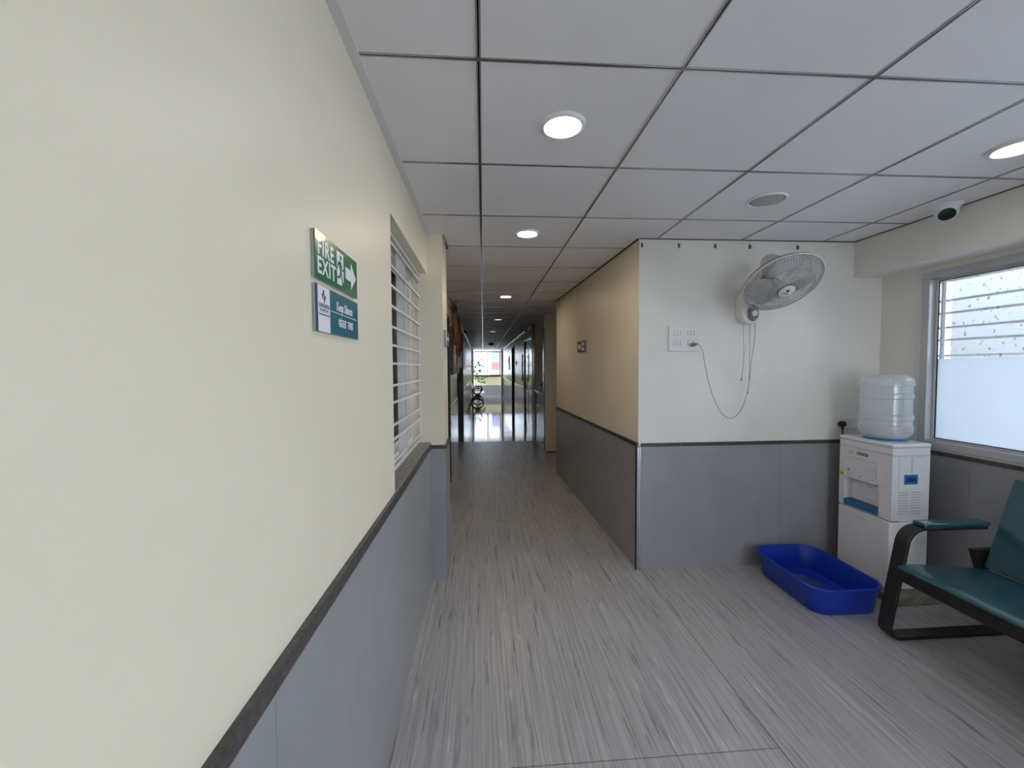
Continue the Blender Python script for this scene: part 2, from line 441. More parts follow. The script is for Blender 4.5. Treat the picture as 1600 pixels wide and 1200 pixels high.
# right window: frame, sashes, glass with frosted film
win = sroot('window_1', 'aluminium window with one frosted lower pane, plus added clear panes out of view, in the right wall')
fy0, fy1, fz0, fz1 = -1.5, 2.495, 0.90, 2.02
def frame_yz(x0, x1, y0, y1, z0, z1, t):
    return MB().box(x0, x1, y0, y1, z0, z0+t).box(x0, x1, y0, y1, z1-t, z1).box(x0, x1, y0, y0+t, z0+t, z1-t).box(x0, x1, y1-t, y1, z0+t, z1-t)
frame_yz(2.845, 2.93, fy0, fy1, fz0, fz1, 0.045).build('frame', 'aluminium', win, bevel=0.003)
MB().box(2.85, 2.857, 2.496, 2.53, 0.90, 2.05).build('reveal_strip', 'white_trim', win)
ys = [fy1-0.045, 1.93, 0.2, fy0+0.045]
for i in range(3):
    b_, a_ = ys[i], ys[i+1]
    sa = frame_yz(2.885, 2.915, a_+0.002, b_-0.002, fz0+0.046, fz1-0.046, 0.012)
    sash = sa.build('sash', 'aluminium', win)
    frame_yz(2.893, 2.907, a_+0.0145, b_-0.0145, fz0+0.0585, fz1-0.0585, 0.004).build('gasket', 'black_rubber', sash)
    if i == 0:
        MB().box(2.898, 2.902, a_+0.019, b_-0.019, 1.467, fz1-0.063).build('glass', 'clear_glass', sash)
        MB().box(2.898, 2.902, a_+0.019, b_-0.019, fz0+0.063, 1.4665).build('frosted_pane', 'frosted_film', sash)
    else:
        MB().box(2.898, 2.902, a_+0.019, b_-0.019, fz0+0.063, fz1-0.063).build('glass', 'plain_glass', sash)  # unseen panes added clear, without film, to let more skylight in
# grille of flat bars outside that window
g2 = thing('window_grille', 'white horizontal bar grille outside the right-hand window', 'grille', (2.965, 0.5, 0.93))
zs = [1.963, 1.839, 1.759, 1.667, 1.588, 1.488, 1.405, 1.31, 1.225, 1.13, 1.045, 0.95]
for z in zs:
    MB().box(-0.007, 0.007, -1.99, 1.99, z-0.93-0.007, z-0.93+0.007).build('bar', 'white_metal', g2)
for yy in (1.975, 1.955, 0.7, -0.6, -1.95):
    MB().box(-0.0125, -0.0075, yy-0.012, yy+0.012, 0.0, 1.06).build('upright', 'white_metal', g2)
# neighbouring wall outside
struct(MB().box(4.0, 4.2, 2.4, 9, -0.5, 4.5).build('wall_outside', 'exterior_white'), 'pale wall of the neighbouring building outside the window')
struct(MB().box(3.06, 40, -30, 60, -0.5, -0.3).box(-40, -1.3, -30, 60, -0.5, -0.3).box(-1.3, 3.06, -30, -2.7, -0.5, -0.3).box(-1.3, 3.06, 21.8, 60, -0.5, -0.3).build('ground', 'concrete'), 'concrete ground outside the building')

# ---- wall behind the camera
w = MB().box(-0.60, 1.4, -2.75, -2.6, 0, H).box(1.4, 2.75, -2.75, -2.6, 2.12, H).box(2.75, 3.06, -2.75, -2.6, 0, H)  # unseen doorway opening added to bring daylight onto the fan wall
struct(w.build('wall_rear', 'cream_paint'), 'cream wall behind the viewer with an added doorway opening that lets daylight in')

# ---- ceiling: tiles in a metal grid
ce = sroot('ceiling', 'grey square metal ceiling tiles in a slotted grid')
MB().box(-1.1, 3.06, -2.75, 21.6, H+0.05, H+0.12).build('slab_above', 'dark_void', ce)
def in_room(x0, x1, y0, y1):
    xm, ym = (x0+x1)/2, (y0+y1)/2
    if y0 < WY-0.05: return True
    return x0 < 1.04 or (5.3 < ym < 6.9)
XC = [-0.355, -0.005, 0.595, 1.195, 1.795, 2.395, 2.64]
tiles = {}
def tile_mesh(wx, wy):
    k = (round(wx, 3), round(wy, 3))
    if k not in tiles: tiles[k] = MB().box(0, wx, 0, wy, 0, 0.02).mesh('ceiling_tile', 'ceiling_tile')
    return tiles[k]
G = 0.0065
rows = [1.203+0.6*k for k in range(-7, 34)]
for r_, (ya, yb) in enumerate(zip(rows, rows[1:])):
    if yb > 21.6: continue
    for c_, (xa, xb) in enumerate(zip(XC, XC[1:])):
        x0, x1, y0, y1 = xa, xb, ya, yb
        if y0 > 3.0:
            if c_ == 0: x0 = XL(y1) - 0.01
            if y0 > 5.0 and y0 < 6.9:
                pass
            elif c_ >= 2 and x0 > 1.0: continue
            elif c_ == 2: x1 = 1.06
        elif y1 > WY:
            if c_ >= 3: y1 = WY
            if c_ == 2: pass
        if c_ == 0 and y0 < 2.77 < y1: pass
        obj('ceiling_tile', tile_mesh(x1-x0-2*G, y1-y0-2*G), ce, (x0+G, y0+G, H))
# slotted T bars: two flanges with a dark groove between
def tbar(p0, p1, horiz, name='grid_bar'):
    m = MB(); a, b = 0.0022, G
    (x0, y0), (x1, y1) = p0, p1
    for s_ in (-1, 1):
        lo, hi = sorted((s_*a, s_*b))
        if horiz: m.box(x0, x1, y0+lo, y0+hi, H-0.003, H+0.012)
        else: m.box(x0+lo, x0+hi, y0, y1, H-0.003, H+0.012)
    o = m.build(name, 'grid_metal', ce)
    g_ = MB()
    if horiz: g_.box(x0, x1, y0-a, y0+a, H+0.006, H+0.010)
    else: g_.box(x0-a, x0+a, y0, y1, H+0.006, H+0.010)
    g_.build('groove', 'dark_void', o)
for c_, x in enumerate(XC[1:6]):
    tbar((x, -2.6), (x, 21.4 if c_ < 2 else WY), False)
for yy in rows[1:]:
    if yy > 21.4: continue
    if yy < WY: tbar((WL, yy), (2.64, yy), True)
    else: tbar((-0.262 if yy < 3.08 else XL(yy), yy), (1.07 if yy < 5.45 else 1.04, yy), True)
# wall angles
def lbar(pts, name='wall_angle', m_='grid_metal', w_=0.022):
    MB().xy(pts, H-0.004, H+0.002).build(name, m_, ce)
lbar([(WL, -2.6), (WL+w_ if False else WL+0.030, -2.6), (WL+0.030, 2.77), (WL, 2.77)], m_='white_trim')
lbar([(-0.262, 2.765), (-0.245, 2.765), (-0.245, 3.08), (-0.262, 3.08)])
lbar([(1.078, WY-0.012), (2.64, WY-0.012), (2.64, WY-0.002), (1.078, WY-0.002)], m_='dark_frame')
lbar([(2.63, -2.6), (2.638, -2.6), (2.638, WY-0.014), (2.63, WY-0.014)], m_='dark_frame')
lbar([(1.060, WY), (1.074, WY), (0.980, 5.45), (0.966, 5.45)], m_='dark_frame')
lbar([(XL(5.2), 5.2), (XL(5.2)+0.022, 5.2), (XL(19.8)+0.022, 19.8), (XL(19.8), 19.8)])
lbar([(XR(8.5)-0.022, 8.5), (XR(8.5), 8.5), (XR(19.8), 19.8), (XR(19.8)-0.022, 19.8)])

# ---- far corridor, left side
def wallseg(y0, y1, side, z0=0.0, z1=H, thick=0.15):
    f_ = XL if side < 0 else XR
    a, b = f_(y0), f_(y1)
    if side < 0: return [(a-thick, y0), (a, y0), (b, y1), (b-thick, y1)]
    return [(a, y0), (a+thick, y0), (b+thick, y1), (b, y1)]
w = MB()
for y0, y1, z0 in ((3.08, 4.3, 0), (4.3, 5.17, 2.06), (5.17, 6.95, 0), (6.95, 9.1, 2.12), (9.1, 19.8, 0)):
    w.xy(wallseg(y0, y1, -1), z0, H)
wfl = struct(w.build('wall_left_far', 'gloss_paint'), 'far left corridor wall with dark doorways')
for y0, y1 in ((5.17, 6.95), (9.1, 19.8)):
    dado(wfl, (XL(y0), y0), (XL(y1), y1), (1, 0), ztop=0.90, split=0.29, sm='gloss_trim', sh=0.035, tm='dado_gloss')
def doorway(n, y0, y1, h_, side, label, leafm, dep=0.10, framem='dark_frame', double=False):
    f_ = XL if side < 0 else XR
    s_ = -side
    X = f_((y0+y1)/2)
    o = sroot('door_%d' % n, label)
    x_in, x_out = X - s_*0.14, X + s_*0.012
    fr = MB().box(x_in, x_out, y0, y0+0.06, 0, h_).box(x_in, x_out, y1-0.06, y1, 0, h_).box(x_in, x_out, y0+0.06, y1-0.06, h_-0.06, h_)
    fr.build('door_frame', framem, o, bevel=0.004)
    ym = (y0+y1)/2
    for a, b in (((y0+0.061, ym-0.002), (ym+0.002, y1-0.061)) if double else ((y0+0.061, y1-0.061),)):
        lf = MB().box(X - s_*(dep+0.03), X - s_*dep, a, b, 0.006, h_-0.062).build('door_leaf', leafm, o, bevel=0.003)
        hy = b-0.09
        MB().tube([(X-s_*dep, hy, 0.95), (X-s_*(dep-0.045), hy, 0.95), (X-s_*(dep-0.045), hy, 1.15), (X-s_*dep, hy, 1.15)], 0.008, 8).build('handle', 'steel', lf, smooth=True)
        for z0, z1 in ((0.15, 0.9), (1.02, h_-0.25)):
            MB().box(X - s_*dep, X - s_*(dep-0.006), a+0.1, b-0.14, z0, z1).build('panel', leafm, lf, bevel=0.003)
    return o
doorway(1, 4.3, 5.17, 2.06, -1, 'dark framed door just beyond the left column', 'dark_door', 0.06)
doorway(2, 6.95, 9.1, 2.12, -1, 'wide dark double door on the left of the corridor', 'dark_door', 0.10, double=True)

# ---- side passage and far corridor, right side
PY = 6.78
w = MB().box(1.055, 2.9, PY, PY+0.12, 0, H)
pil = struct(w.build('wall_passage', 'cream_paint'), 'cream wall end facing the viewer past the corridor opening')
MB().box(1.03, 1.055, PY-0.004, PY+0.05, 0, H).build('corner_post', 'white_trim', pil)
MB().box(1.03, 2.9, PY-0.006, PY, 0, 0.02).build('skirting', 'dark_frame', pil)
struct(MB().box(2.9, 3.05, 5.45, PY+0.12, 0, H).build('wall_passage_end', 'cream_paint'), 'closed end of the side passage')
w = MB()
w.xy(wallseg(6.90, 8.05, 1), 2.09, H)                     # over the counter opening
w.xy(wallseg(8.05, 8.42, 1), 0, H)
w.xy(wallseg(8.42, 10.15, 1), 2.12, H)
w.xy(wallseg(10.15, 12.95, 1), 0, H)
w.xy(wallseg(12.95, 14.1, 1), 2.14, H)
w.xy(wallseg(14.1, 19.8, 1), 0, H)
wfr = struct(w.build('wall_right_far', 'gloss_paint'), 'far right corridor wall with counter hatch and doors')
for y0, y1 in ((10.15, 12.95), (14.1, 19.8)):
    dado(wfr, (XR(y0), y0), (XR(y1), y1), (-1, 0), ztop=0.90, split=0.29, sm='gloss_trim', sh=0.035, tm='dado_gloss')
MB().box(1.008, 1.024, 8.05, 8.42, 0, H).build('post', 'brown_laminate', wfr)
# counter hatch
ct = thing('service_counter', 'grey laminate reception counter set into the right corridor wall', 'counter', (1.1, 7.47, 0))
MB().box(-0.075, 0.3, -0.57, 0.578, 0.0, 0.96).build('front_panel', 'grey_laminate', ct, bevel=0.003)
MB().box(-0.10, 0.34, -0.57, 0.578, 0.96, 0.99).build('worktop', 'grey_laminate', ct, bevel=0.004)
MB().box(1.025, 1.15, 6.90, 7.03, 0.992, 2.09).build('side_panel', 'grey_laminate', wfr)
cb = thing('storage_cabinet', 'brown cabinet at the back of the room behind the reception counter', 'cabinet', (2.6, 7.6, 0))
MB().box(0.0, 0.30, -0.65, 0.75, 0, 2.2).build('body', 'brown_laminate', cb, bevel=0.004)
for k in range(2): MB().box(-0.02, -0.0005, -0.63+0.69*k, 0.04+0.69*k, 0.9, 1.62).build('cabinet_door', 'dark_door', cb, bevel=0.003)
struct(MB().box(1.24, 2.95, 8.42, 8.5, 0, H).box(2.92, 3.0, 6.9, 8.42, 0, H).build('wall_counter_room', 'brown_laminate'), 'dim room wall behind the reception counter')
doorway(3, 8.42, 10.15, 2.12, 1, 'grey glossy double door past the reception counter', 'grey_laminate', 0.02, 'grey_laminate', True)
d3 = bpy.data.objects['door_3']
MB().tube([(XR(10)-0.05, 10.0, 1.1), (XR(10)-0.05, 10.0, 1.75)], 0.016, 8).box(XR(10)-0.05, XR(10)+0.02, 9.99, 10.01, 1.15, 1.17).box(XR(10)-0.05, XR(10)+0.02, 9.99, 10.01, 1.68, 1.70).build('upright_bar', 'steel', d3, smooth='auto')  # upright steel bar on two stubs near the door's far edge
doorway(4, 12.95, 14.1, 2.14, 1, 'doorway in the far right corridor wall, black leaf painted as its unlit inside', 'dark_void', 0.12)  # black leaf colour stands in for the darkness inside the doorway

# ---- end of the corridor
EY = 21.4
w = MB().box(-1.1, 3.05, EY, EY+0.15, 0, 0.985).box(-1.1, -0.52, EY, EY+0.15, 0.985, H).box(0.915, 3.05, EY, EY+0.15, 0.985, H)
wend = struct(w.build('wall_end', 'yellow_wall'), 'pale yellow wall below the bright window at the corridor end')
dado(wend, (-1.1, EY), (3.05, EY), (0, -1), ztop=0.505, split=0.25, strip=False)
we = sroot('window_2', 'bright window with black sill rail at the far end of the corridor')
def frame_xz(x0, x1, z0, z1, t, y0, y1):
    return MB().box(x0, x1, y0, y1, z0, z0+t).box(x0, x1, y0, y1, z1-t, z1).box(x0, x0+t, y0, y1, z0+t, z1-t).box(x1-t, x1, y0, y1, z0+t, z1-t)
frame_xz(-0.52, 0.915, 0.985, 2.29, 0.05, EY+0.02, EY+0.10).build('frame', 'aluminium', we)
MB().box(-0.52, 0.915, EY-0.03, EY+0.06, 0.955, 1.035).build('sill_rail', 'black_metal', we)
MB().box(0.19, 0.25, EY+0.03, EY+0.09, 1.03, 2.25).build('mullion', 'white_metal', we)
for x0, x1 in ((-0.46, 0.18), (0.26, 0.86)):
    s_ = frame_xz(x0, x1, 1.037, 2.24, 0.03, EY+0.04, EY+0.08).build('sash', 'white_metal', we)
    MB().box(x0+0.03, x1-0.03, EY+0.058, EY+0.062, 1.067, 2.21).build('glass', 'clear_glass', s_)
struct(MB().box(XL(19.8)-0.6, XL(19.8)+0.01, 19.8, 19.95, 0, H).build('wall_return_left', 'cream_paint'), 'short return wall closing the left side before the end lobby')
struct(MB().box(XR(19.8)-0.01, 3.0, 19.8, 19.95, 0, H).build('wall_return_right', 'cream_paint'), 'short return wall closing the right side before the end lobby')
for i, x in enumerate((XL(19.8)+0.05, XR(19.8)-0.05)):
    struct(MB().box(x-0.04, x+0.04, 19.76, 19.96, 0, H).build('trim_%d' % (i+2), 'grey_laminate', bevel=0.004), ('left', 'right')[i] + ' grey post framing the end of the corridor')
# what lies outside the end window
ext = thing('building', 'white building with blue upper front and red band beyond the end window', 'building', (1.1, 27.0, -0.3))
MB().box(-0.55, 3.0, 0, 2.0, 0, 1.6).build('wall', 'exterior_white', ext)
MB().box(-0.55, 3.0, 0, 2.0, 2.05, 2.9).build('upper_wall', 'facade_blue', ext)
MB().box(-0.55, 3.0, -0.1, 2.0, 1.6, 2.05).build('sign_band', 'facade_red', ext)

# ================================================================== THINGS
# ---- left window and its grille
wl = sroot('window_3', 'sliding aluminium window with tinted glass behind a white grille')
frame_yz(-0.53, -0.47, 1.70, 2.765, 0.935, 2.05, 0.04).build('frame', 'white_metal', wl, bevel=0.002)
for (a, b, x) in ((1.742, 2.07, -0.492), (2.0, 2.724, -0.512)):
    s_ = frame_yz(x-0.008, x+0.008, a, b, 0.977, 2.008, 0.035).build('sash', 'white_metal', wl)
    MB().box(x-0.002, x+0.002, a+0.036, b-0.036, 1.013, 1.972).build('glass', 'tinted_glass', s_)
    frame_yz(x+0.0085, x+0.0095, a+0.033, b-0.033, 1.010, 1.975, 0.007).build('gasket', 'black_rubber', s_)
MB().box(-0.499, -0.482, 2.04, 2.066, 1.85, 1.90).build('latch', 'black_rubber', wl)
MB().box(-0.60, -0.357, 1.696, 2.768, 0.905, 0.934).build('sill', 'pale_granite', wl, bevel=0.003)
MB().box(-0.60, -0.43, 1.696, 2.768, 0.934, 0.955).build('sill_board', 'white_trim', wl)
struct(MB().box(-1.7, -1.6, 0.8, 4.0, 0, H).box(-1.6, -0.6, 0.8, 0.9, 0, H).box(-1.6, -0.6, 3.9, 4.0, 0, H).box(-1.7, -0.6, 0.8, 4.0, H, H+0.05).box(-1.7, -0.62, 0.8, 4.0, -0.05, 0).build('wall_side_room', 'curtain_grey'), 'unlit side room seen through the grilled window')
gl = thing('window_grille', 'white flat-bar grille over the tinted window in the left wall', 'grille', (-0.415, 2.235, 0.956))
gz = [2.0, 1.897, 1.807, 1.714, 1.620, 1.536, 1.452, 1.351, 1.272, 1.168, 1.102, 1.0]
for z in gz:
    MB().box(-0.005, 0.005, -0.528, 0.528, z-0.956-0.005, z-0.956+0.005).build('bar', 'white_metal', gl)
for yy in (-0.532, -0.03, 0.07, 0.53):
    wdt = 0.030 if abs(yy) < 0.5 else 0.012
    MB().box(-0.0055-wdt, -0.0055, yy-0.003, yy+0.003, 0, 1.094).build('upright', 'white_metal', gl)
MB().box(-0.012, 0.004, -0.53, 0.53, 1.075, 1.093).build('top_bar', 'white_metal', gl)

# ---- wall signs
def leftM(y, z, x): return basis((0, 1, 0), (0, 0, 1), (1, 0, 0), (x, y, z))
def yzpoly(parent, name, poly, m, x0, x1):
    return MB().yz(poly, x0, x1).build(name, m, parent)
SY, SX = 0.915, WL
t = thing('fire_exit_sign', 'green and white fire exit sign with arrow on the left wall', 'sign', (SX, SY, 1.628))
t.scale = (1, 0.975, 1.032)
MB().box(0.0005, 0.0068, 0, 0.301, 0, 0.100).build('plate', 'sign_edge', t, bevel=0.001)
MB().box(0.0070, 0.0090, 0.0, 0.301, 0.0, 0.100).build('face', 'sign_green', t)
xf = 0.0093
text('lettering', 'FIRE', 0.049, 'sign_white', t, leftM(0.064, 0.068, xf), sx=1.02, bold=0.0011, sp=1.13)
text('lettering', 'EXIT', 0.049, 'sign_white', t, leftM(0.068, 0.028, xf), sx=1.04, bold=0.0011, sp=1.13)
yzpoly(t, 'pictogram_door', [(0.136, 0.012), (0.170, 0.012), (0.178, 0.022), (0.184, 0.022), (0.184, 0.090), (0.136, 0.090)], 'sign_white', 0.0090, 0.0095)
man = MB()
def mq(poly): man.yz(poly, 0.0095, 0.0098)
mq([(0.163+0.006*math.cos(a*PI/5), 0.078+0.0062*math.sin(a*PI/5)) for a in range(10)])
mq([(0.148, 0.069), (0.163, 0.067), (0.168, 0.040), (0.157, 0.038)])
mq([(0.157, 0.069), (0.164, 0.068), (0.176, 0.052), (0.184, 0.054), (0.184, 0.050), (0.173, 0.046)])
mq([(0.150, 0.069), (0.140, 0.059), (0.136, 0.048), (0.140, 0.047), (0.145, 0.056), (0.154, 0.062)])
mq([(0.161, 0.041), (0.168, 0.042), (0.176, 0.028), (0.176, 0.014), (0.171, 0.014), (0.170, 0.026)])
mq([(0.157, 0.040), (0.163, 0.038), (0.154, 0.026), (0.136, 0.026), (0.136, 0.031), (0.150, 0.032)])
man.build('pictogram_figure', 'sign_green', t)
yzpoly(t, 'arrow', [(0.200, 0.036), (0.245, 0.036), (0.245, 0.016), (0.288, 0.051), (0.245, 0.086), (0.245, 0.066), (0.200, 0.066)], 'sign_white', 0.0090, 0.0095)
yzpoly(t, 'foil_sticker', [(0.0, 0.100), (0.0, 0.079), (0.006, 0.080), (0.010, 0.076), (0.018, 0.080), (0.026, 0.077), (0.033, 0.083), (0.045, 0.086), (0.056, 0.089), (0.062, 0.100)], 'sticker_gold', 0.0098, 0.0102)

t = thing('silence_sign', 'teal and white keep silence sign below the fire exit sign', 'sign', (SX, SY, 1.5125))
t.scale = (1, 0.975, 1.032)
MB().box(0.0005, 0.0068, 0, 0.301, 0, 0.100).build('plate', 'sign_edge', t, bevel=0.001)
MB().box(0.0070, 0.0090, 0.0, 0.301, 0.0, 0.100).build('face', 'sign_teal', t)
yzpoly(t, 'white_panel', [(0.009, 0.001), (0.081, 0.001), (0.081, 0.099), (0.009, 0.099)], 'sign_white', 0.0090, 0.0093)
yzpoly(t, 'edge_stripe', [(0.0, 0.0), (0.0085, 0.0), (0.0085, 0.100), (0.0, 0.100)], 'sign_navy', 0.0090, 0.0093)
xf = 0.0095
yzpoly(t, 'emblem', [(0.039, 0.091), (0.045, 0.092), (0.047, 0.083), (0.041, 0.079), (0.036, 0.071), (0.033, 0.075), (0.033, 0.083), (0.038, 0.084)], 'sign_teal', 0.0093, 0.0096)
yzpoly(t, 'emblem', [(0.043, 0.077), (0.050, 0.082), (0.056, 0.079), (0.056, 0.072), (0.050, 0.072), (0.050, 0.065), (0.044, 0.064), (0.044, 0.071), (0.040, 0.070)], 'sign_navy', 0.0093, 0.0096)
text('lettering', 'CHAITANYA', 0.0115, 'sign_navy', t, leftM(0.045, 0.0575, xf), sx=1.0, bold=0.0002)
text('lettering', 'HOSPITAL', 0.0078, 'sign_navy', t, leftM(0.045, 0.0475, xf), sx=1.5)
for z in (0.0525, 0.0425):
    yzpoly(t, 'rule', [(0.013, z), (0.077, z), (0.077, z+0.0007), (0.013, z+0.0007)], 'sign_navy', 0.0093, 0.0096)
sm_ = MB(); yy = 0.014
for w_ in (0.012, 0.020, 0.014, 0.010):
    sm_.yz([(yy, 0.0365), (yy+w_, 0.0365), (yy+w_, 0.0395), (yy, 0.0395)], 0.0093, 0.0096); yy += w_+0.002
sm_.build('small_print', 'sign_navy', t)
text('lettering', 'Keep Silence', 0.030, 'sign_white', t, leftM(0.188, 0.068, xf), sx=0.80, bold=0.0004)
yzpoly(t, 'divider', [(0.086, 0.0515), (0.290, 0.0515), (0.290, 0.0530), (0.086, 0.0530)], 'sign_white', 0.0090, 0.0095)
text('lettering', '\u0936\u093e\u0902\u0924\u0924\u093e  \u0930\u093e\u0916\u093e', 0.029, 'sign_white', t, leftM(0.195, 0.030, xf), sx=0.85, bold=0.0004)

t = thing('column_sign', 'small grey-green sign on the corridor face of the column', 'sign', (-0.264, 2.79, 1.585))
MB().box(0.0005, 0.014, 0, 0.27, 0, 0.10).build('plate', 'sign_edge', t, bevel=0.001)
MB().box(0.0142, 0.017, 0, 0.27, 0, 0.10).build('face', 'sign_teal', t)
yzpoly(t, 'white_panel', [(0.0, 0.0), (0.07, 0.0), (0.07, 0.1), (0.0, 0.1)], 'sign_white', 0.017, 0.0174)
yzpoly(t, 'arrow', [(0.10, 0.04), (0.18, 0.04), (0.18, 0.02), (0.24, 0.05), (0.18, 0.08), (0.18, 0.06), (0.10, 0.06)], 'sign_white', 0.017, 0.0174)

# small dark sign on the corridor wall (right)
ang = math.atan2(dvec.y, dvec.x) - PI/2
pS = Vector(cA) + dvec*((4.04-WY)/dvec.y)
t = thing('direction_sign', 'small dark exit sign with white arrow on the cream corridor wall', 'sign', (pS.x-0.004, pS.y, 1.585))
t.rotation_euler = (0, 0, ang)
MB().box(-0.014, -0.0005, 0, 0.29, 0, 0.11).build('plate', 'sign_edge', t, bevel=0.001)
MB().box(-0.017, -0.0142, 0, 0.29, 0, 0.11).build('face', 'board_brown', t)
MB().yz([(0.275, 0.055), (0.20, 0.10), (0.20, 0.075), (0.15, 0.075), (0.15, 0.035), (0.20, 0.035), (0.20, 0.010)], -0.0175, -0.017).build('arrow', 'sign_white', t)
MB().yz([(0.02, 0.06), (0.13, 0.06), (0.13, 0.10), (0.02, 0.10)], -0.0175, -0.017).yz([(0.02, 0.012), (0.13, 0.012), (0.13, 0.045), (0.02, 0.045)], -0.0175, -0.017).build('panel', 'sign_white', t)

# ---- downlights
def downlight(x, y, lamp, label, r=0.083):
    t = thing('downlight', label, 'downlight', (x, y, H), 'recessed round ceiling lights')
    MB().lathe([(r*0.78, -0.0015), (r*0.80, -0.010), (r*0.86, -0.011), (r, -0.006), (r, 0.0)], 40, cap=False).build('rim', 'appliance_white', t, smooth=True)
    MB().lathe([(r*0.775, -0.0045), (r*0.775, -0.002)], 40).build('diffuser', lamp, t)
    return t
downlight(0.295, 1.505, 'lamp_cool', 'cool white downlight nearest the viewer, above the corridor mouth')
downlight(2.155, 1.545, 'lamp_cool', 'cool white downlight at the right edge near the dome camera', 0.088)
downlight(0.295, 2.70, 'lamp_warm', 'warm yellow downlight beside the fan wall corner, second along the corridor', 0.080)
downlight(0.285, 5.08, 'lamp_warm', 'warm downlight third along the corridor', 0.080)
downlight(0.28, 7.5, 'lamp_dim', 'faint downlight fourth along the corridor', 0.085)
downlight(0.235, 10.0, 'lamp_dim', 'faint downlight fifth along the corridor', 0.085)
downlight(0.20, 16.2, 'lamp_dim', 'farthest faint downlight before the end window', 0.085)
for i, (x, y) in enumerate(((0.295, -0.3), (2.095, -0.3), (0.295, -1.5), (2.095, -1.5))):  # extra ceiling lamps out of view, added to brighten the room
    downlight(x, y, 'lamp_cool', 'added unseen cool white downlight behind the viewer, ' + ('near left', 'near right', 'rear left', 'rear right')[i])
# ceiling speaker
t = thing('ceiling_speaker', 'round grey ceiling speaker with white rim', 'speaker', (1.498, 2.103, H))
MB().lathe([(0.082, -0.004), (0.086, -0.009), (0.098, -0.006), (0.098, 0.0)], 40, cap=False).build('rim', 'appliance_white', t, smooth=True)
MB().lathe([(0.0, -0.008), (0.05, -0.0065), (0.082, -0.004), (0.082, 0.0)], 40, cap=False).build('grille', 'speaker_grey', t, smooth=True)
# dome camera
t = thing('dome_camera', 'white dome security camera under the ceiling by the beam', 'camera', (2.545, 2.12, H))
MB().lathe([(0.050, -0.022), (0.058, -0.018), (0.064, -0.006), (0.068, 0.0)], 36).build('base', 'appliance_white', t, smooth='auto')
look = Vector((-0.50, -0.52, -0.69)).normalized()
Mx = Matrix.Translation((0, 0, -0.030)) @ look.to_track_quat('Z', 'Y').to_matrix().to_4x4()
ballp = [(0.052*math.sin(a_), -0.052*math.cos(a_)) for a_ in [PI*k/18 for k in range(1, 14)]]
MB().lathe(ballp + [(0.038, 0.0385)], 36, Mx).build('ball', 'appliance_white', t, smooth='auto')
MB().lathe([(0.036, 0.0388), (0.036, 0.0400), (0.028, 0.0425), (0.010, 0.0440)], 32, Mx).build('lens', 'lens_black', t, smooth='auto')

# ---- hooks along the top of the fan wall
for i, (x, lb) in enumerate(((1.092, 'leftmost small metal hook at the corner above the fan wall'), (1.352, 'second small metal hook from the corner along the wall top'),
                 (1.612, 'third small metal hook from the corner along the wall top'), (1.862, 'fourth small metal hook from the corner, left of the fan'),
                 (2.213, 'rightmost small metal hook, directly above the fan cage'))):
    t = thing('wall_hook', lb, 'hook', (x, WY, 2.262), 'small hooks along the top of the fan wall')
    MB().xz(rounded(-0.007, 0.007, -0.016, 0.016, 0.006, 4), -0.004, -0.0005).build('plate', 'hook_metal', t)
    MB().tube(catmull([(0, -0.003, 0.006), (0, -0.014, 0.002), (0, -0.018, -0.010), (0, -0.010, -0.016)], 4), 0.003, 6).build('prong', 'hook_metal', t, smooth=True)

# ---- switch board
t = thing('switch_board', 'white switch board with rows of rocker switches on the fan wall', 'switch', (1.283, WY, 1.535))
MB().box(0, 0.231, -0.014, -0.0005, 0, 0.175).build('plate', 'switch_white', t, bevel=0.004)
def rocker(x, z, w_=0.019, h_=0.028):
    r_ = MB().box(x-0.001, x+w_+0.001, -0.0155, -0.0142, z-0.001, z+h_+0.001).build('switch_bezel', 'switch_gap', t)
    MB().prism([(x, z), (x+w_, z), (x+w_, z+h_), (x, z+h_)], lambda a, b: (a, -0.0155, b), lambda a, b: (a, -0.0165-0.004*(1-(b-z)/h_), b)).build('rocker', 'switch_white', r_)
for gx in (0.034, 0.132):
    for k in range(3): rocker(gx+0.0235*k, 0.112)
for k in range(3): rocker(0.034+0.0235*k, 0.044)
rocker(0.136, 0.042, 0.016, 0.032)
MB().lathe([(0.004, 0), (0.004, 0.0015)], 12, Matrix.Translation((0.176, -0.0142, 0.068)) @ Matrix.Rotation(PI/2, 4, 'X')).build('earth_hole', 'black_rubber', t)

# ---- wall fan
FB = Vector((1.83, WY, 1.717))         # bottom of the wall bracket
t = thing('wall_fan', 'white wall-mounted fan with round wire cage tilted downwards', 'fan', FB)
fc = Vector((1.827, 2.41, 1.931)) - FB
fn = Vector((-0.023, -0.596, -0.803)).normalized()
rx = Vector((1, 0, 0)); rx = (rx - fn*rx.dot(fn)).normalized(); ry = fn.cross(rx)
FM = basis(rx, ry, fn, fc)
# bracket: rounded body on the wall
bp = [(-0.045, 0.02), (-0.02, 0.003), (0.012, 0.0), (0.045, 0.012), (0.066, 0.045), (0.07, 0.09), (0.062, 0.15), (0.045, 0.215), (0.02, 0.245), (-0.02, 0.245), (-0.055, 0.215), (-0.068, 0.15), (-0.070, 0.09), (-0.064, 0.05)]
MB().xz(bp, -0.075, -0.0005).build('bracket', 'fan_white', t, smooth='auto', bevel=0.016, seg=3)
MB().xz([(0.012+0.040*math.cos(a*PI/12), 0.075+0.056*math.sin(a*PI/12)) for a in range(24)], -0.082, -0.0755).build('control_panel', 'fan_grey', t, bevel=0.003)
MB().lathe([(0.021, 0), (0.021, 0.012), (0.017, 0.016)], 24, Matrix.Translation((0.016, -0.0825, 0.072)) @ Matrix.Rotation(PI/2, 4, 'X')).build('knob', 'fan_white', t, smooth='auto')
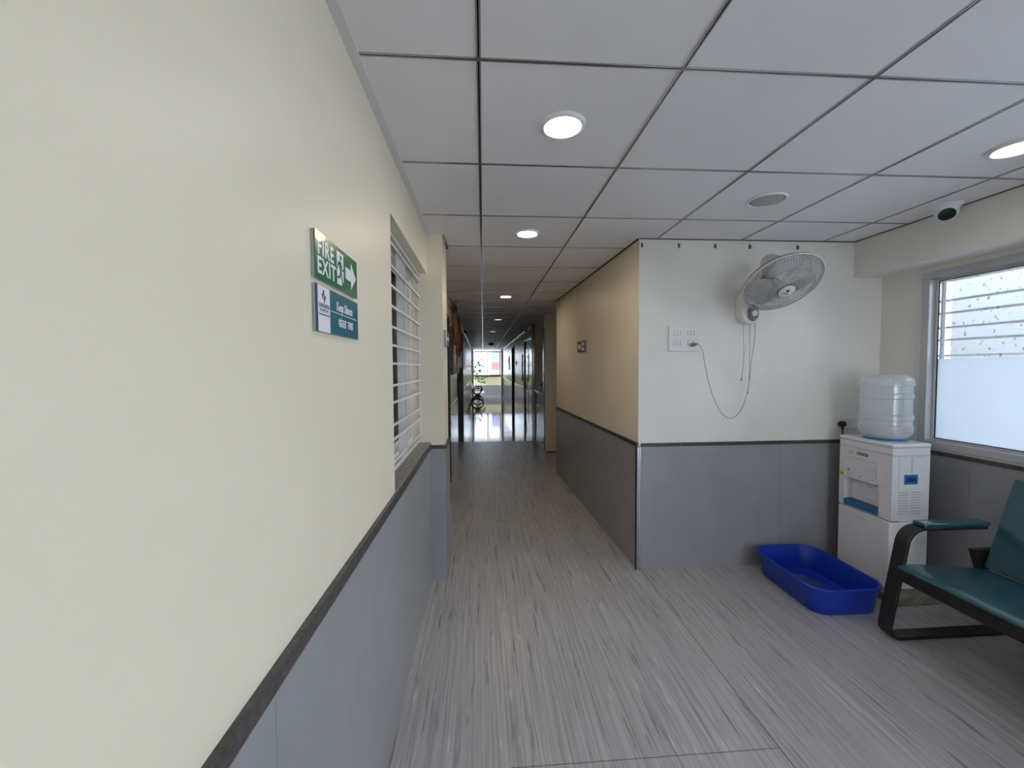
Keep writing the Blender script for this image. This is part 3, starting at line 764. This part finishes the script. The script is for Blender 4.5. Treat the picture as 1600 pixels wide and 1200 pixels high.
MB().lathe([(0.004, 0), (0.004, 0.003)], 10, Matrix.Translation((0.016, -0.0825, 0.034)) @ Matrix.Rotation(PI/2, 4, 'X')).build('button', 'fan_white', t)
# neck and motor
mtr = fc - fn*0.155
MB().tube(catmull([(0, -0.04, 0.20), (0, -0.10, 0.225), (0, -0.18, 0.235), tuple(mtr + Vector((0, 0.03, -0.05)))], 5), [0.036]*16, 14).build('neck', 'fan_grey', t, smooth=True)
MB().lathe([(0.020, -0.235), (0.045, -0.225), (0.058, -0.20), (0.062, -0.15), (0.058, -0.11), (0.035, -0.09)], 28, FM).build('motor_housing', 'motor_cover', t, smooth=True)
# cage
R = 0.222
front = [(0.045, 0.064), (0.09, 0.061), (0.14, 0.052), (0.185, 0.034), (0.212, 0.014), (R, 0.0)]
rear = [(0.055, -0.092), (0.10, -0.088), (0.15, -0.074), (0.19, -0.050), (0.214, -0.022), (R, -0.004)]
def ringpts(r, z, n=56): return [FM @ Vector((r*math.cos(2*PI*k/n), r*math.sin(2*PI*k/n), z)) for k in range(n)]
def cage(name, prof, n, off, rings):
    m = MB()
    for k in range(n):
        a = 2*PI*(k+off)/n
        m.tube([FM @ Vector((r*math.cos(a), r*math.sin(a), z)) for r, z in prof], 0.0011, 4, caps=False)
    for r, z in rings: m.tube(ringpts(r, z), 0.0013, 4, closed=True)
    return m.build(name, 'wire_grey', t, smooth=True)
cage('front_grille', front, 84, 0, [(0.098, 0.0598), (0.155, 0.047), (0.205, 0.020)])
cage('rear_grille', rear, 84, 0.5, [(0.125, -0.082), (0.175, -0.060)])
MB().tube(ringpts(R, -0.002, 72), 0.0045, 8, closed=True).build('rim_ring', 'fan_white', t, smooth=True)
MB().tube(ringpts(R-0.003, -0.016, 72), 0.0022, 6, closed=True).build('rear_ring', 'wire_grey', t, smooth=True)
MB().box(-0.008, 0.008, -0.006, 0.006, -0.010, 0.008).build('clip', 'fan_white', t)
bpy.data.objects['clip'].matrix_local = FM @ Matrix.Rotation(-0.15, 4, 'Z') @ Matrix.Translation((R+0.004, 0, 0))
MB().lathe([(0.050, 0.058), (0.050, 0.066), (0.042, 0.071), (0.0, 0.073)], 36, FM).build('badge', 'fan_white', t, smooth='auto')
MB().lathe([(0.046, 0.0685), (0.050, 0.0665), (0.0515, 0.062)], 36, FM, cap=False).build('badge_ring', 'fan_grey', t, smooth=True)
TM = FM @ basis((1, 0, 0), (0, 1, 0), (0, 0, 1), (0, 0, 0.0735))
if (FM @ Vector((0, 1, 0)) - FM @ Vector((0, 0, 0))).z < 0: TM = TM @ Matrix.Rotation(PI, 4, 'Z')
text('lettering', 'BAJAJ', 0.014, 'brand_navy', t, TM @ Matrix.Translation((0, -0.012, 0)))
MB().lathe([(0.009, 0.0725), (0.009, 0.0745)], 14, FM @ Matrix.Translation((0.0, 0.008, 0)), ).build('logo', 'brand_navy', t)
# blades
for k in range(3):
    a0 = 2*PI*k/3 + 1.75
    nr, na = 9, 8; v = []; f = []
    for side in (0, 1):
        for i in range(nr):
            s_ = i/(nr-1); r = 0.030 + 0.160*s_
            wdt = 0.42 + 0.62*math.sin(PI*min(1, 0.18+0.72*s_))**0.9
            if s_ > 0.85: wdt *= 1 - 1.6*(s_-0.85)
            for j in range(na):
                u = j/(na-1) - 0.5
                a = a0 + u*wdt*1.55 + 0.22*s_
                z = -0.012 + 0.052*u*(1-0.25*s_) - 0.012*s_ + (0.0012 if side else -0.0012)
                v.append(FM @ Vector((r*math.cos(a), r*math.sin(a), z)))
    n_ = nr*na
    for i in range(nr-1):
        for j in range(na-1):
            q = i*na+j; f.append((q, q+1, q+na+1, q+na)); f.append((n_+q, n_+q+na, n_+q+na+1, n_+q+1))
    edge = [j for j in range(na)] + [i*na+na-1 for i in range(1, nr)] + [(nr-1)*na+j for j in range(na-2, -1, -1)] + [i*na for i in range(nr-2, 0, -1)]
    for i in range(len(edge)):
        a, b = edge[i], edge[(i+1) % len(edge)]; f.append((a, b, n_+b, n_+a))
    MB().add(v, f).build('blade', 'blade_plastic', t, smooth=True)
MB().lathe([(0.036, -0.045), (0.036, 0.006), (0.028, 0.016), (0.0, 0.018)], 28, FM).build('hub', 'fan_white', t, smooth='auto')
MB().tube([FM @ Vector((0, 0, -0.10)), FM @ Vector((0, 0, -0.04))], 0.012, 12).build('shaft', 'fan_grey', t)
# cords
def cordpts(l): return [Vector(p_) - FB for p_ in l]
MB().tube(catmull(cordpts([(1.789, 2.725, 1.722), (1.792, 2.725, 1.62), (1.797, 2.725, 1.504), (1.790, 2.725, 1.42), (1.783, 2.725, 1.345)]), 5), 0.0016, 5).build('pull_cord', 'cord_grey', t, smooth=True)
MB().lathe([(0.003, -0.012), (0.006, -0.009), (0.006, 0.002), (0.002, 0.006)], 12, Matrix.Translation(Vector((1.782, 2.725, 1.34))-FB)).build('pull_knob', 'cord_grey', t, smooth=True)
MB().tube(catmull(cordpts([(1.84, 2.725, 1.720), (1.840, 2.725, 1.60), (1.838, 2.725, 1.482), (1.838, 2.725, 1.35), (1.831, 2.725, 1.255)]), 5), 0.0016, 5).build('pull_cord', 'cord_grey', t, smooth=True)
MB().lathe([(0.003, -0.012), (0.006, -0.009), (0.006, 0.002), (0.002, 0.006)], 12, Matrix.Translation(Vector((1.830, 2.725, 1.25))-FB)).build('pull_knob', 'cord_grey', t, smooth=True)
cord = [(1.470, 2.735, 1.585), (1.491, 2.715, 1.550), (1.500, 2.705, 1.484), (1.525, 2.70, 1.352), (1.568, 2.70, 1.220), (1.629, 2.70, 1.108), (1.698, 2.70, 1.072), (1.767, 2.70, 1.129),
        (1.811, 2.705, 1.239), (1.832, 2.71, 1.350), (1.842, 2.71, 1.460), (1.865, 2.715, 1.614), (1.879, 2.73, 1.728)]
MB().tube(catmull(cordpts(cord), 6), 0.0026, 6).build('power_cord', 'cord_grey', t, smooth=True)
MB().tube(cordpts([(1.436, 2.752, 1.578), (1.452, 2.745, 1.581), (1.474, 2.735, 1.583)]), [0.015, 0.013, 0.004], 10).build('plug', 'plug_brown', t, smooth='auto')

# ---- socket plate by the dispenser
t = thing('socket_plate', 'white power socket plate behind the water bottle', 'socket', (2.515, WY, 0.972))
MB().box(0, 0.19, -0.012, -0.0005, 0, 0.083).build('plate', 'switch_white', t, bevel=0.004)
MB().box(0.118, 0.140, -0.0135, -0.0122, 0.022, 0.062).build('switch_bezel', 'switch_gap', t)
MB().box(0.120, 0.138, -0.016, -0.0136, 0.024, 0.060).build('rocker', 'switch_white', t)

# ---- water dispenser on its board
DX, DY = 2.465, 2.297            # front-right corner (front faces -X)
t = thing('water_dispenser', 'white floor-standing water dispenser with blue tray beside the fan wall', 'water dispenser', (DX, DY, 0.052))
DW, DD, DH = 0.368, 0.245, 0.878
zs_ = 0.423
# upper body with the dispensing recess left open in its front
ub = MB()
ub.box(0.055, DD, 0, DW, zs_, DH-0.004)                    # core
ub.box(0.0, 0.055, 0, 0.080, zs_+0.004, DH-0.004)          # cheek
ub.box(0.0, 0.055, 0.330, DW, zs_+0.004, DH-0.004)
ub.box(0.0, 0.055, 0.080, 0.330, 0.623, DH-0.004)          # head above the recess
body = ub.build('upper_body', 'appliance_white', t)
MB().box(0.004, 0.0545, 0.0805, 0.3295, 0.4235, 0.430).build('recess_floor', 'appliance_shade', t)
MB().box(0.004, DD, 0.0, DW, 0.0, zs_-0.004).build('lower_body', 'appliance_white', t, bevel=0.006)
MB().box(-0.004, 0.0035, 0.004, DW-0.004, 0.004, zs_-0.004).build('door', 'appliance_white', t, bevel=0.004)
MB().box(-0.0045, -0.0042, 0.15, 0.235, 0.375, 0.379).build('door_grip', 'vent_line', t)
MB().box(0.008, DD-0.004, 0.004, DW-0.004, zs_-0.004, zs_).build('split_line', 'fan_grey', t)
MB().box(-0.004, DD+0.004, -0.004, DW+0.004, DH-0.0035, DH+0.022).build('top_cap', 'appliance_white', t, bevel=0.008, seg=3)
MB().box(-0.0022, -0.0002, -0.001, DW, DH-0.045, DH-0.043).box(0, DD, -0.0022, -0.0002, DH-0.052, DH-0.049).build('seam', 'vent_line', t)
# blue drip tray
MB().prism([(0.082, 0.432), (0.328, 0.432), (0.328, 0.470), (0.082, 0.470)], lambda a, b: (0.05, a, b), lambda a, b: (-0.010+0.006*abs((a-0.205)/0.123)**2, a, b)).build('drip_tray', 'appliance_blue', t, bevel=0.004)
MB().box(0.004, 0.048, 0.09, 0.32, 0.4705, 0.473).build('tray_grid', 'deep_blue', t)
for yy in (0.27, 0.205, 0.14):
    tp = MB().tube([(0.036, yy, 0.6225), (0.036, yy, 0.606)], 0.009, 12).build('tap', 'appliance_white', t, smooth='auto')
# printed front: panel outline, brand plate, lights, stickers
MB().box(-0.0028, -0.0002, 0.095, 0.330, 0.763, 0.765).box(-0.0028, -0.0002, 0.095, 0.097, 0.633, 0.765).box(-0.0028, -0.0002, 0.328, 0.330, 0.633, 0.765).build('panel_outline', 'appliance_shade', t)
MB().box(-0.0035, -0.0002, 0.100, 0.155, 0.655, 0.712).build('panel_square', 'appliance_shade', t)
MB().box(-0.0042, -0.0036, 0.103, 0.152, 0.658, 0.709).build('panel_face', 'appliance_white', t)
MB().box(-0.0030, -0.0002, 0.160, 0.222, 0.789, 0.806).build('brand_plate', 'brand_navy', t)
text('lettering', 'BLUE STAR', 0.012, 'sign_white', t, basis((0, -1, 0), (0, 0, 1), (-1, 0, 0), (-0.0034, 0.191, 0.7975)), sx=0.9)
MB().box(-0.0030, -0.0002, 0.227, 0.236, 0.791, 0.805).build('brand_mark', 'fan_grey', t)
for k in range(4):
    MB().box(-0.0022, -0.0002, 0.268+0.018*(k % 2), 0.281+0.018*(k % 2), 0.790+0.011*(k//2), 0.7945+0.011*(k//2)).build('print_mark', 'vent_line', t)
MB().box(-0.0050, -0.0002, 0.290, 0.302, 0.672, 0.680).build('indicator', 'indicator_red', t)
for yy in (0.298, 0.215, 0.122):
    MB().lathe([(0.005, 0), (0.005, 0.0012)], 10, Matrix.Translation((-0.0002, yy, 0.645)) @ Matrix.Rotation(-PI/2, 4, 'Y')).build('tap_symbol', 'vent_line', t)
MB().box(-0.0030, -0.0002, 0.331, 0.366, 0.626, 0.650).build('warning_sticker', 'sticker_yellow', t)
MB().prism([(0.337, 0.633), (0.352, 0.638), (0.337, 0.643)], lambda a, b: (-0.0031, a, b), lambda a, b: (-0.0038, a, b)).build('sticker_print', 'black_rubber', t)
# side face: handle, panel grooves, vents
MB().box(0.078, 0.165, -0.004, -0.0002, 0.652, 0.712).build('side_handle', 'appliance_blue', t, bevel=0.003)
MB().prism([(0.086, 0.668), (0.157, 0.668), (0.150, 0.690), (0.140, 0.696), (0.103, 0.696), (0.093, 0.690)], lambda a, b: (a, -0.0042, b), lambda a, b: (a, -0.0050, b)).build('handle_recess', 'deep_blue', t)
MB().box(0.040, 0.0415, -0.0022, -0.0002, 0.62, 0.815).box(0.121, 0.1225, -0.0022, -0.0002, 0.72, 0.815).box(0.128, 0.1295, -0.0022, -0.0002, 0.72, 0.815).box(0.040, 0.1225, -0.0022, -0.0002, 0.815, 0.8165).box(0.128, 0.205, -0.0022, -0.0002, 0.815, 0.8165).build('side_groove', 'appliance_shade', t)
for cx_ in (0.045, 0.130):
    for k in range(9):
        z = 0.470 + 0.0165*k
        MB().prism([(cx_, z), (cx_+0.058, z), (cx_+0.058, z+0.006), (cx_, z+0.006)], lambda a, b: (a, -0.0002, b), lambda a, b: (a, -0.004 if b > z+0.003 else -0.0005, b)).build('vent_louvre', 'appliance_shade', t)
# power cord and plug
MB().tube(catmull([(2.556-DX, WY-0.035-DY, 0.985-0.052), (2.560-DX, WY-0.030-DY, 0.95-0.052), (2.568-DX, WY-0.035-DY, 0.86-0.052), (2.60-DX, WY-0.05-DY, 0.72-0.052), (DD-0.02, DW+0.012, 0.5)], 5), 0.004, 6).build('power_cord', 'black_rubber', t, smooth=True)
MB().tube(catmull([(DD-0.002, 0.10, 0.71), (DD+0.022, 0.09, 0.69), (DD+0.030, 0.09, 0.64), (DD+0.018, 0.09, 0.57), (DD-0.002, 0.09, 0.53)], 5), 0.005, 6).build('rear_hose', 'black_rubber', t, smooth=True)
pl = MB().xz([(2.556-DX+0.024*math.cos(a*PI/3+PI/2), 1.012-0.052+0.024*math.sin(a*PI/3+PI/2)) for a in range(6)], WY-0.045-DY, WY-0.017-DY)
pl.tube([(2.556-DX, WY-0.034-DY, 0.995-0.052), (2.556-DX, WY-0.034-DY, 0.975-0.052)], 0.008, 10).build('plug', 'black_rubber', t, bevel=0.004)

t = tag(MB().box(2.405, 2.715, 2.215, 2.70, 0.0, 0.050).build('wooden_board', 'old_wood', bevel=0.006), 'worn wooden board under the water dispenser', 'board')

# ---- water bottle, upside down on the dispenser
bx, by, bz = 2.598, 2.478, 0.954
t = thing('water_bottle', 'translucent ribbed water bottle upside down on the dispenser', 'bottle', (bx, by, bz))
Rb = 0.136
prof = [(0.075, 0.003), (0.100, 0.010), (0.128, 0.034), (Rb, 0.060), (Rb, 0.092), (Rb-0.006, 0.098), (Rb-0.006, 0.125), (Rb, 0.131), (Rb, 0.158), (Rb-0.007, 0.164), (Rb-0.007, 0.262), (Rb, 0.268), (Rb, 0.292),
        (Rb-0.006, 0.298), (Rb-0.006, 0.340), (Rb, 0.346), (Rb-0.001, 0.372), (Rb-0.012, 0.396), (Rb-0.035, 0.410), (0.06, 0.413), (0.0, 0.408)]
inner = [(max(0.0, r-0.003), z + (0.003 if z < 0.02 else (-0.003 if z > 0.39 else 0))) for r, z in prof][::-1]
MB().lathe(prof + inner, 48, cap=False).build('shell', 'bottle_plastic', t, smooth='auto')
MB().lathe([(0.112, 0.0), (0.112, 0.002), (0.098, 0.009), (0.070, 0.010)], 40, cap=False).build('collar', 'appliance_blue', t, smooth=True)
MB().lathe([(0.0, 0.004), (0.110, 0.022), (0.127, 0.042), (0.1315, 0.062), (0.1315, 0.088), (0.0, 0.0885)], 40, cap=False).build('water', 'bottle_plastic', t, smooth='auto')

# ---- blue basin
def ringxy(cx_, cy_, hx, hy, r, z, rot, n=8):
    c_, s_ = math.cos(rot), math.sin(rot)
    return [(cx_ + c_*x - s_*y, cy_ + s_*x + c_*y, z) for x, y in rounded(-hx, hx, -hy, hy, r, n)]
bcx, bcy = 2.085, 2.425
t = thing('plastic_basin', 'blue oblong plastic basin on the floor before the water dispenser', 'basin', (bcx, bcy, 0))
lv = [(0.190, 0.262, 0.085, 0.0), (0.196, 0.268, 0.090, 0.006), (0.214, 0.290, 0.105, 0.145), (0.217, 0.293, 0.108, 0.150), (0.227, 0.303, 0.115, 0.150), (0.2285, 0.3045, 0.116, 0.158), (0.224, 0.300, 0.113, 0.164), (0.214, 0.290, 0.106, 0.163), (0.209, 0.285, 0.102, 0.155), (0.190, 0.262, 0.086, 0.012), (0.182, 0.254, 0.080, 0.006)]
v = []; f = []; nn = None
for hx, hy, r, z in lv:
    ring = ringxy(0, 0, hx, hy, r, z, -0.02); nn = len(ring); v += ring
for i in range(len(lv)-1):
    f += [(i*nn+k, i*nn+(k+1) % nn, (i+1)*nn+(k+1) % nn, (i+1)*nn+k) for k in range(nn)]
f += [tuple(range(nn-1, -1, -1)), tuple(range((len(lv)-1)*nn, len(lv)*nn))]
MB().add(v, f).build('shell', 'basin_blue', t, smooth='auto')
MB().xy([(p_[0], p_[1]) for p_ in ringxy(-0.01, 0.0, 0.10, 0.19, 0.08, 0, -0.02)], 0.0062, 0.0085).build('residue', 'basin_dirt', t)

# ---- waiting bench (vinyl seats, black bent frame), backs onto the window wall
BY = 1.965
t = thing('waiting_bench', 'teal vinyl waiting bench with black bent-metal arm frame under the window', 'bench', (2.12, BY, 0))
def arc(cx_, cz_, r, a0, a1, n=6): return [(cx_+r*math.cos(a0+(a1-a0)*k/n), cz_+r*math.sin(a0+(a1-a0)*k/n)) for k in range(n+1)]
prof = [(0.62, 0.008)] + arc(0.035, 0.068, 0.060, -PI/2, -PI-0.18, 7) + arc(0.150, 0.487, 0.095, PI-0.20, PI/2, 7) + [(0.50, 0.578)]
def bent_frame(y): 
    return MB().strip([(x, y, z) for x, z in prof], (0, 1, 0), 0.07, 0.016)
for i, yy in enumerate((0.0, -1.82)):
    bent_frame(yy).build('side_frame', 'black_metal', t, smooth='auto', bevel=0.003)
    ap = MB().strip([(0.145, yy, 0.598), (0.175, yy, 0.599), (0.52, yy, 0.595)], (0, 1, 0), 0.066, 0.022).build('arm_pad', 'vinyl_teal', t, bevel=0.007, seg=3)
    MB().strip([(0.150, yy-0.012, 0.6105), (0.178, yy-0.010, 0.6105), (0.20, yy-0.008, 0.6102)], (0, 1, 0), 0.03, 0.002).build('torn_patch', 'vinyl_worn', ap)
MB().box(-0.012, 0.030, -1.785, -0.036, 0.330, 0.392).build('front_rail', 'black_metal', t, bevel=0.004)
MB().box(0.40, 0.44, -1.785, -0.036, 0.290, 0.345).build('rear_rail', 'black_metal', t, bevel=0.004)
def seat_pt(u, w_): return (-0.015 + 0.50*u, 0.415 - 0.050*u + w_)
for k in range(3):
    y1 = -0.038 - 0.584*k; y0 = y1 - 0.578
    pts = [seat_pt(0.004, -0.024), seat_pt(1, -0.022), seat_pt(1, 0.0), seat_pt(0.40, 0.003), seat_pt(0.22, 0.002), seat_pt(0.14, -0.001), seat_pt(0.08, -0.005), seat_pt(0.035, -0.010), seat_pt(0.010, -0.015)]
    MB().xz(pts, y0, y1).build('seat', 'vinyl_teal', t, bevel=0.003, seg=2)
    b0, b1 = Vector((0.475, 0.375)), Vector((0.628, 0.838)); n2 = Vector((0.463, -0.153)).normalized()*0.028
    MB().xz([tuple(b0), tuple(b0+n2), tuple(b1+n2), tuple(b1)], y0, y1).build('backrest', 'vinyl_teal', t, bevel=0.007, seg=3)
for yy in (0.0, -0.60, -1.2, -1.82):
    MB().xz([(0.492, 0.335), (0.530, 0.335), (0.572, 0.43), (0.580, 0.452), (0.452, 0.452)], yy-0.015, yy+0.015).build('back_bracket', 'black_metal', t)

# ---- far corridor things
# decorated picture hung on the left wall
X6 = XL(6.0)
t = thing('wall_picture', 'dark framed picture with white figure and brown garlands on the left corridor wall', 'picture', (X6+0.012, 6.05, 1.34))
MB().box(0.0, 0.03, -0.72, 0.72, 0.0, 0.62).build('frame', 'board_brown', t)
MB().yz([(-0.62, 0.05), (0.62, 0.05), (0.62, 0.56), (-0.62, 0.56)], 0.03, 0.033).build('print', 'print_maroon', t)
MB().yz([(-0.5, 0.22), (-0.30, 0.05), (-0.18, 0.30), (0.0, 0.12), (0.12, 0.34), (0.40, 0.06), (0.55, 0.42), (0.20, 0.54), (-0.10, 0.44), (-0.38, 0.50)], 0.033, 0.036).build('figure', 'figure_white', t)
for k in range(7):
    y0 = -0.66 + 0.22*k; ln = 0.35 + 0.13*((k*5) % 4)
    MB().tube([(0.035, y0, 0.88), (0.05, y0+0.02, 0.88-ln*0.5), (0.042, y0, 0.88-ln)], [0.018, 0.030, 0.014], 6).build('garland', ('garland_brown', 'garland_orange')[k % 2], t, smooth=True)
tag_ = thing('dry_garland', 'dried flower cluster hanging under the ceiling behind the column', 'garland', (XL(5.4)+0.002, 5.45, 2.13))
for k in range(26):
    a = random.uniform(0, 2*PI); r = random.uniform(0.01, 0.09)
    c_ = Vector((0.05+0.04*random.random(), r*2.2*math.cos(a), 0.07+r*math.sin(a)))
    pts = [(0.012, -0.004), (0.02, 0.006), (0.008, 0.018)]
    MB().lathe(pts, 6, Matrix.Translation(c_) @ Matrix.Rotation(random.uniform(0, 3), 4, 'X')).build('flower', ('garland_brown', 'dark_frame', 'garland_brown')[k % 3], tag_)
MB().tube([(0.05, -0.2, 0.10), (0.05, 0, 0.07), (0.05, 0.2, 0.11)], 0.012, 6).build('string', 'garland_brown', tag_)
MB().box(0.0, 0.05, -0.01, 0.01, 0.08, 0.10).build('nail', 'hook_metal', tag_)
# notice board on the frame of the dark double door
X7 = XL(7.0)
t = thing('notice_board', 'dark notice board with maroon print hung at the dark double door', 'notice board', (X7+0.014, 6.98, 1.43))
MB().box(0.0, 0.022, 0, 0.95, 0, 0.30).build('board', 'board_brown', t)
for k in range(4):
    MB().box(0.022, 0.0235, 0.10+0.03*(k % 2), 0.86-0.05*(k % 3), 0.035+0.065*k, 0.075+0.065*k).build('print_line', 'print_maroon', t)
# white poster and small signs further on
def plate(name, label, cat, side, y0, y1, z0, z1, m, m2=None):
    f_ = XL if side < 0 else XR
    X = f_((y0+y1)/2)
    t = thing(name, label, cat, (X, y0, z0))
    s_ = -side
    MB().box(s_*0.006, s_*0.020, 0, y1-y0, 0, z1-z0).build('board', m, t)
    if m2: MB().box(s_*0.020, s_*0.022, 0.04, y1-y0-0.04, (z1-z0)*0.45, (z1-z0)*0.8).build('print', m2, t)
    return t
plate('poster', 'white poster on the left wall past the dark double door', 'poster', -1, 9.25, 10.6, 1.40, 1.98, 'paper_white', 'sign_white')
plate('wall_notice', 'pale notice on the far right wall beyond the dark doorway', 'notice', 1, 15.2, 15.8, 1.35, 1.85, 'paper_white', 'leaf_green')
plate('door_plate', 'small dark plate on the right wall before the dark doorway', 'sign', 1, 12.3, 12.6, 1.5, 1.62, 'sign_teal', 'sign_white')
plate('door_plate', 'grey board near the end of the left corridor wall', 'sign', -1, 18.6, 19.4, 1.25, 1.85, 'grey_laminate', 'sign_teal')
# bullet cameras
for x, y, lb, side, bm_ in ((XL(9.3)+0.05, 9.3, 'dark bullet camera on the left under the corridor ceiling', -1, 'black_rubber'), (XR(9.0)-0.05, 9.0, 'small white bullet camera on the right under the corridor ceiling', 1, 'appliance_white')):
    t = thing('bullet_camera', lb, 'camera', (x, y, H))
    MB().lathe([(0.035, -0.018), (0.04, -0.004), (0.04, -0.003)], 16).build('base', 'appliance_white', t)
    MB().tube([(0, 0, -0.01), (-side*0.01, -0.02, -0.06)], 0.012, 8).build('stem', 'appliance_white', t)
    bd = MB().tube([(-side*0.0, 0.05, -0.05), (-side*0.03, -0.09, -0.09)], 0.032, 14).build('body', bm_, t, smooth='auto')
    MB().tube([(-side*0.0301, -0.0905, -0.0902), (-side*0.031, -0.095, -0.0914)], 0.024, 14).build('lens', 'lens_black', bd)
t = thing('hanging_sign', 'black hanging box sign under the ceiling deep in the corridor', 'sign', (0.27, 13.6, H-0.15))
MB().box(-0.08, 0.08, -0.03, 0.03, 0, 0.09).build('box', 'black_metal', t)
for x in (-0.06, 0.06): MB().tube([(x, 0, 0.09), (x, 0, 0.148)], 0.006, 6).build('rod', 'steel', t)
# things on the counter ledge
for i, (y, h_, r, m_, lb) in enumerate(((7.08, 0.20, 0.034, 'paper_white', 'tall white pump bottle on the reception counter, nearest the viewer'), (7.25, 0.13, 0.04, 'figure_white', 'short pale jar on the reception counter'),
                         (7.42, 0.17, 0.03, 'appliance_blue', 'blue bottle on the reception counter'), (7.62, 0.11, 0.045, 'paper_white', 'white tub on the reception counter, farthest back'))):
    t = thing('counter_bottle', lb, 'bottle', (1.07, y, 0.990), 'bottles on the reception counter')
    MB().lathe([(r*0.95, 0), (r, 0.006), (r, h_*0.68), (r*0.4, h_*0.82), (r*0.4, h_*0.86)], 14).build('body', m_, t, smooth='auto')
    MB().lathe([(r*0.45, h_*0.861), (r*0.45, h_), (r*0.2, h_+0.004)], 12).build('cap', 'fan_grey', t, smooth='auto')

# steel waiting bench near the far end (seen end-on)
t = thing('steel_bench', 'perforated steel waiting bench with black legs against the far left wall', 'bench', (XL(16.4)+0.02, 16.4, 0))
for yy in (0.0, 1.55):
    fr = MB()
    fr.tube([(0.00, yy, 0.03), (0.05, yy, 0.10), (0.25, yy, 0.30), (0.40, yy, 0.46), (0.46, yy, 0.56), (0.40, yy, 0.62), (0.14, yy, 0.62)], 0.024, 8)
    fr.tube([(0.50, yy, 0.02), (0.47, yy, 0.10), (0.25, yy, 0.28), (0.13, yy, 0.45), (0.06, yy, 0.60)], 0.024, 8)
    fr.tube([(0.10, yy, 0.14), (0.25, yy, 0.20), (0.42, yy, 0.13)], 0.030, 8)
    fr.build('leg_frame', 'black_metal', t, smooth=True)
    for x in (0.0, 0.50): MB().lathe([(0.025, 0), (0.025, 0.03)], 10, Matrix.Translation((x, yy, 0))).build('foot', 'black_rubber', t)
MB().box(0.22, 0.28, 0.02, 1.53, 0.26, 0.32).build('beam', 'black_metal', t)
for k in range(3):
    y0 = 0.03 + 0.51*k
    MB().strip([(0.56, y0+0.24, 0.40), (0.52, y0+0.24, 0.42), (0.30, y0+0.24, 0.40), (0.14, y0+0.24, 0.41), (0.09, y0+0.24, 0.47), (0.04, y0+0.24, 0.65), (0.005, y0+0.24, 0.80)], (0, 1, 0), 0.47, 0.012).build('seat_shell', 'steel', t, smooth='auto')

# potted plant at the end window
t = thing('potted_plant', 'leafy potted plant standing at the left of the end window', 'plant', (-0.28, 20.9, 0))
MB().lathe([(0.10, 0), (0.14, 0.22), (0.15, 0.24), (0.13, 0.24), (0.12, 0.2)], 20).build('pot', 'terracotta', t, smooth='auto')
leafm = MB().add([(0, 0, 0), (0.05, -0.03, 0.03), (0.12, -0.035, 0.03), (0.20, 0, 0.0), (0.12, 0.035, 0.03), (0.05, 0.03, 0.03), (0.10, 0, 0.015), (0.10, 0, 0.012)],
                 [(0, 1, 6), (1, 2, 6), (2, 3, 6), (3, 4, 6), (4, 5, 6), (5, 0, 6), (0, 7, 1), (1, 7, 2), (2, 7, 3), (3, 7, 4), (4, 7, 5), (5, 7, 0)]).mesh('leaf', 'leaf_green')
for k in range(7):
    a = k*0.9+0.3; hh = 0.85 + 0.17*k; lean = 0.26 - 0.01*k
    tip = Vector((lean*math.cos(a), lean*0.6*math.sin(a), hh))
    st = MB().tube([(0.02*math.cos(a), 0.02*math.sin(a), 0.2), tuple(tip*0.6), tuple(tip)], [0.009, 0.007, 0.004], 5).build('stem', 'stem_brown', t, smooth=True)
    for j in range(6):
        o = obj('leaf', leafm, st, tip*(1-0.055*j))
        o.rotation_euler = (random.uniform(-0.4, 0.4), random.uniform(-0.5, 0.7), a + j*1.7)
        o.scale = (1.6, 2.0, 1.6)
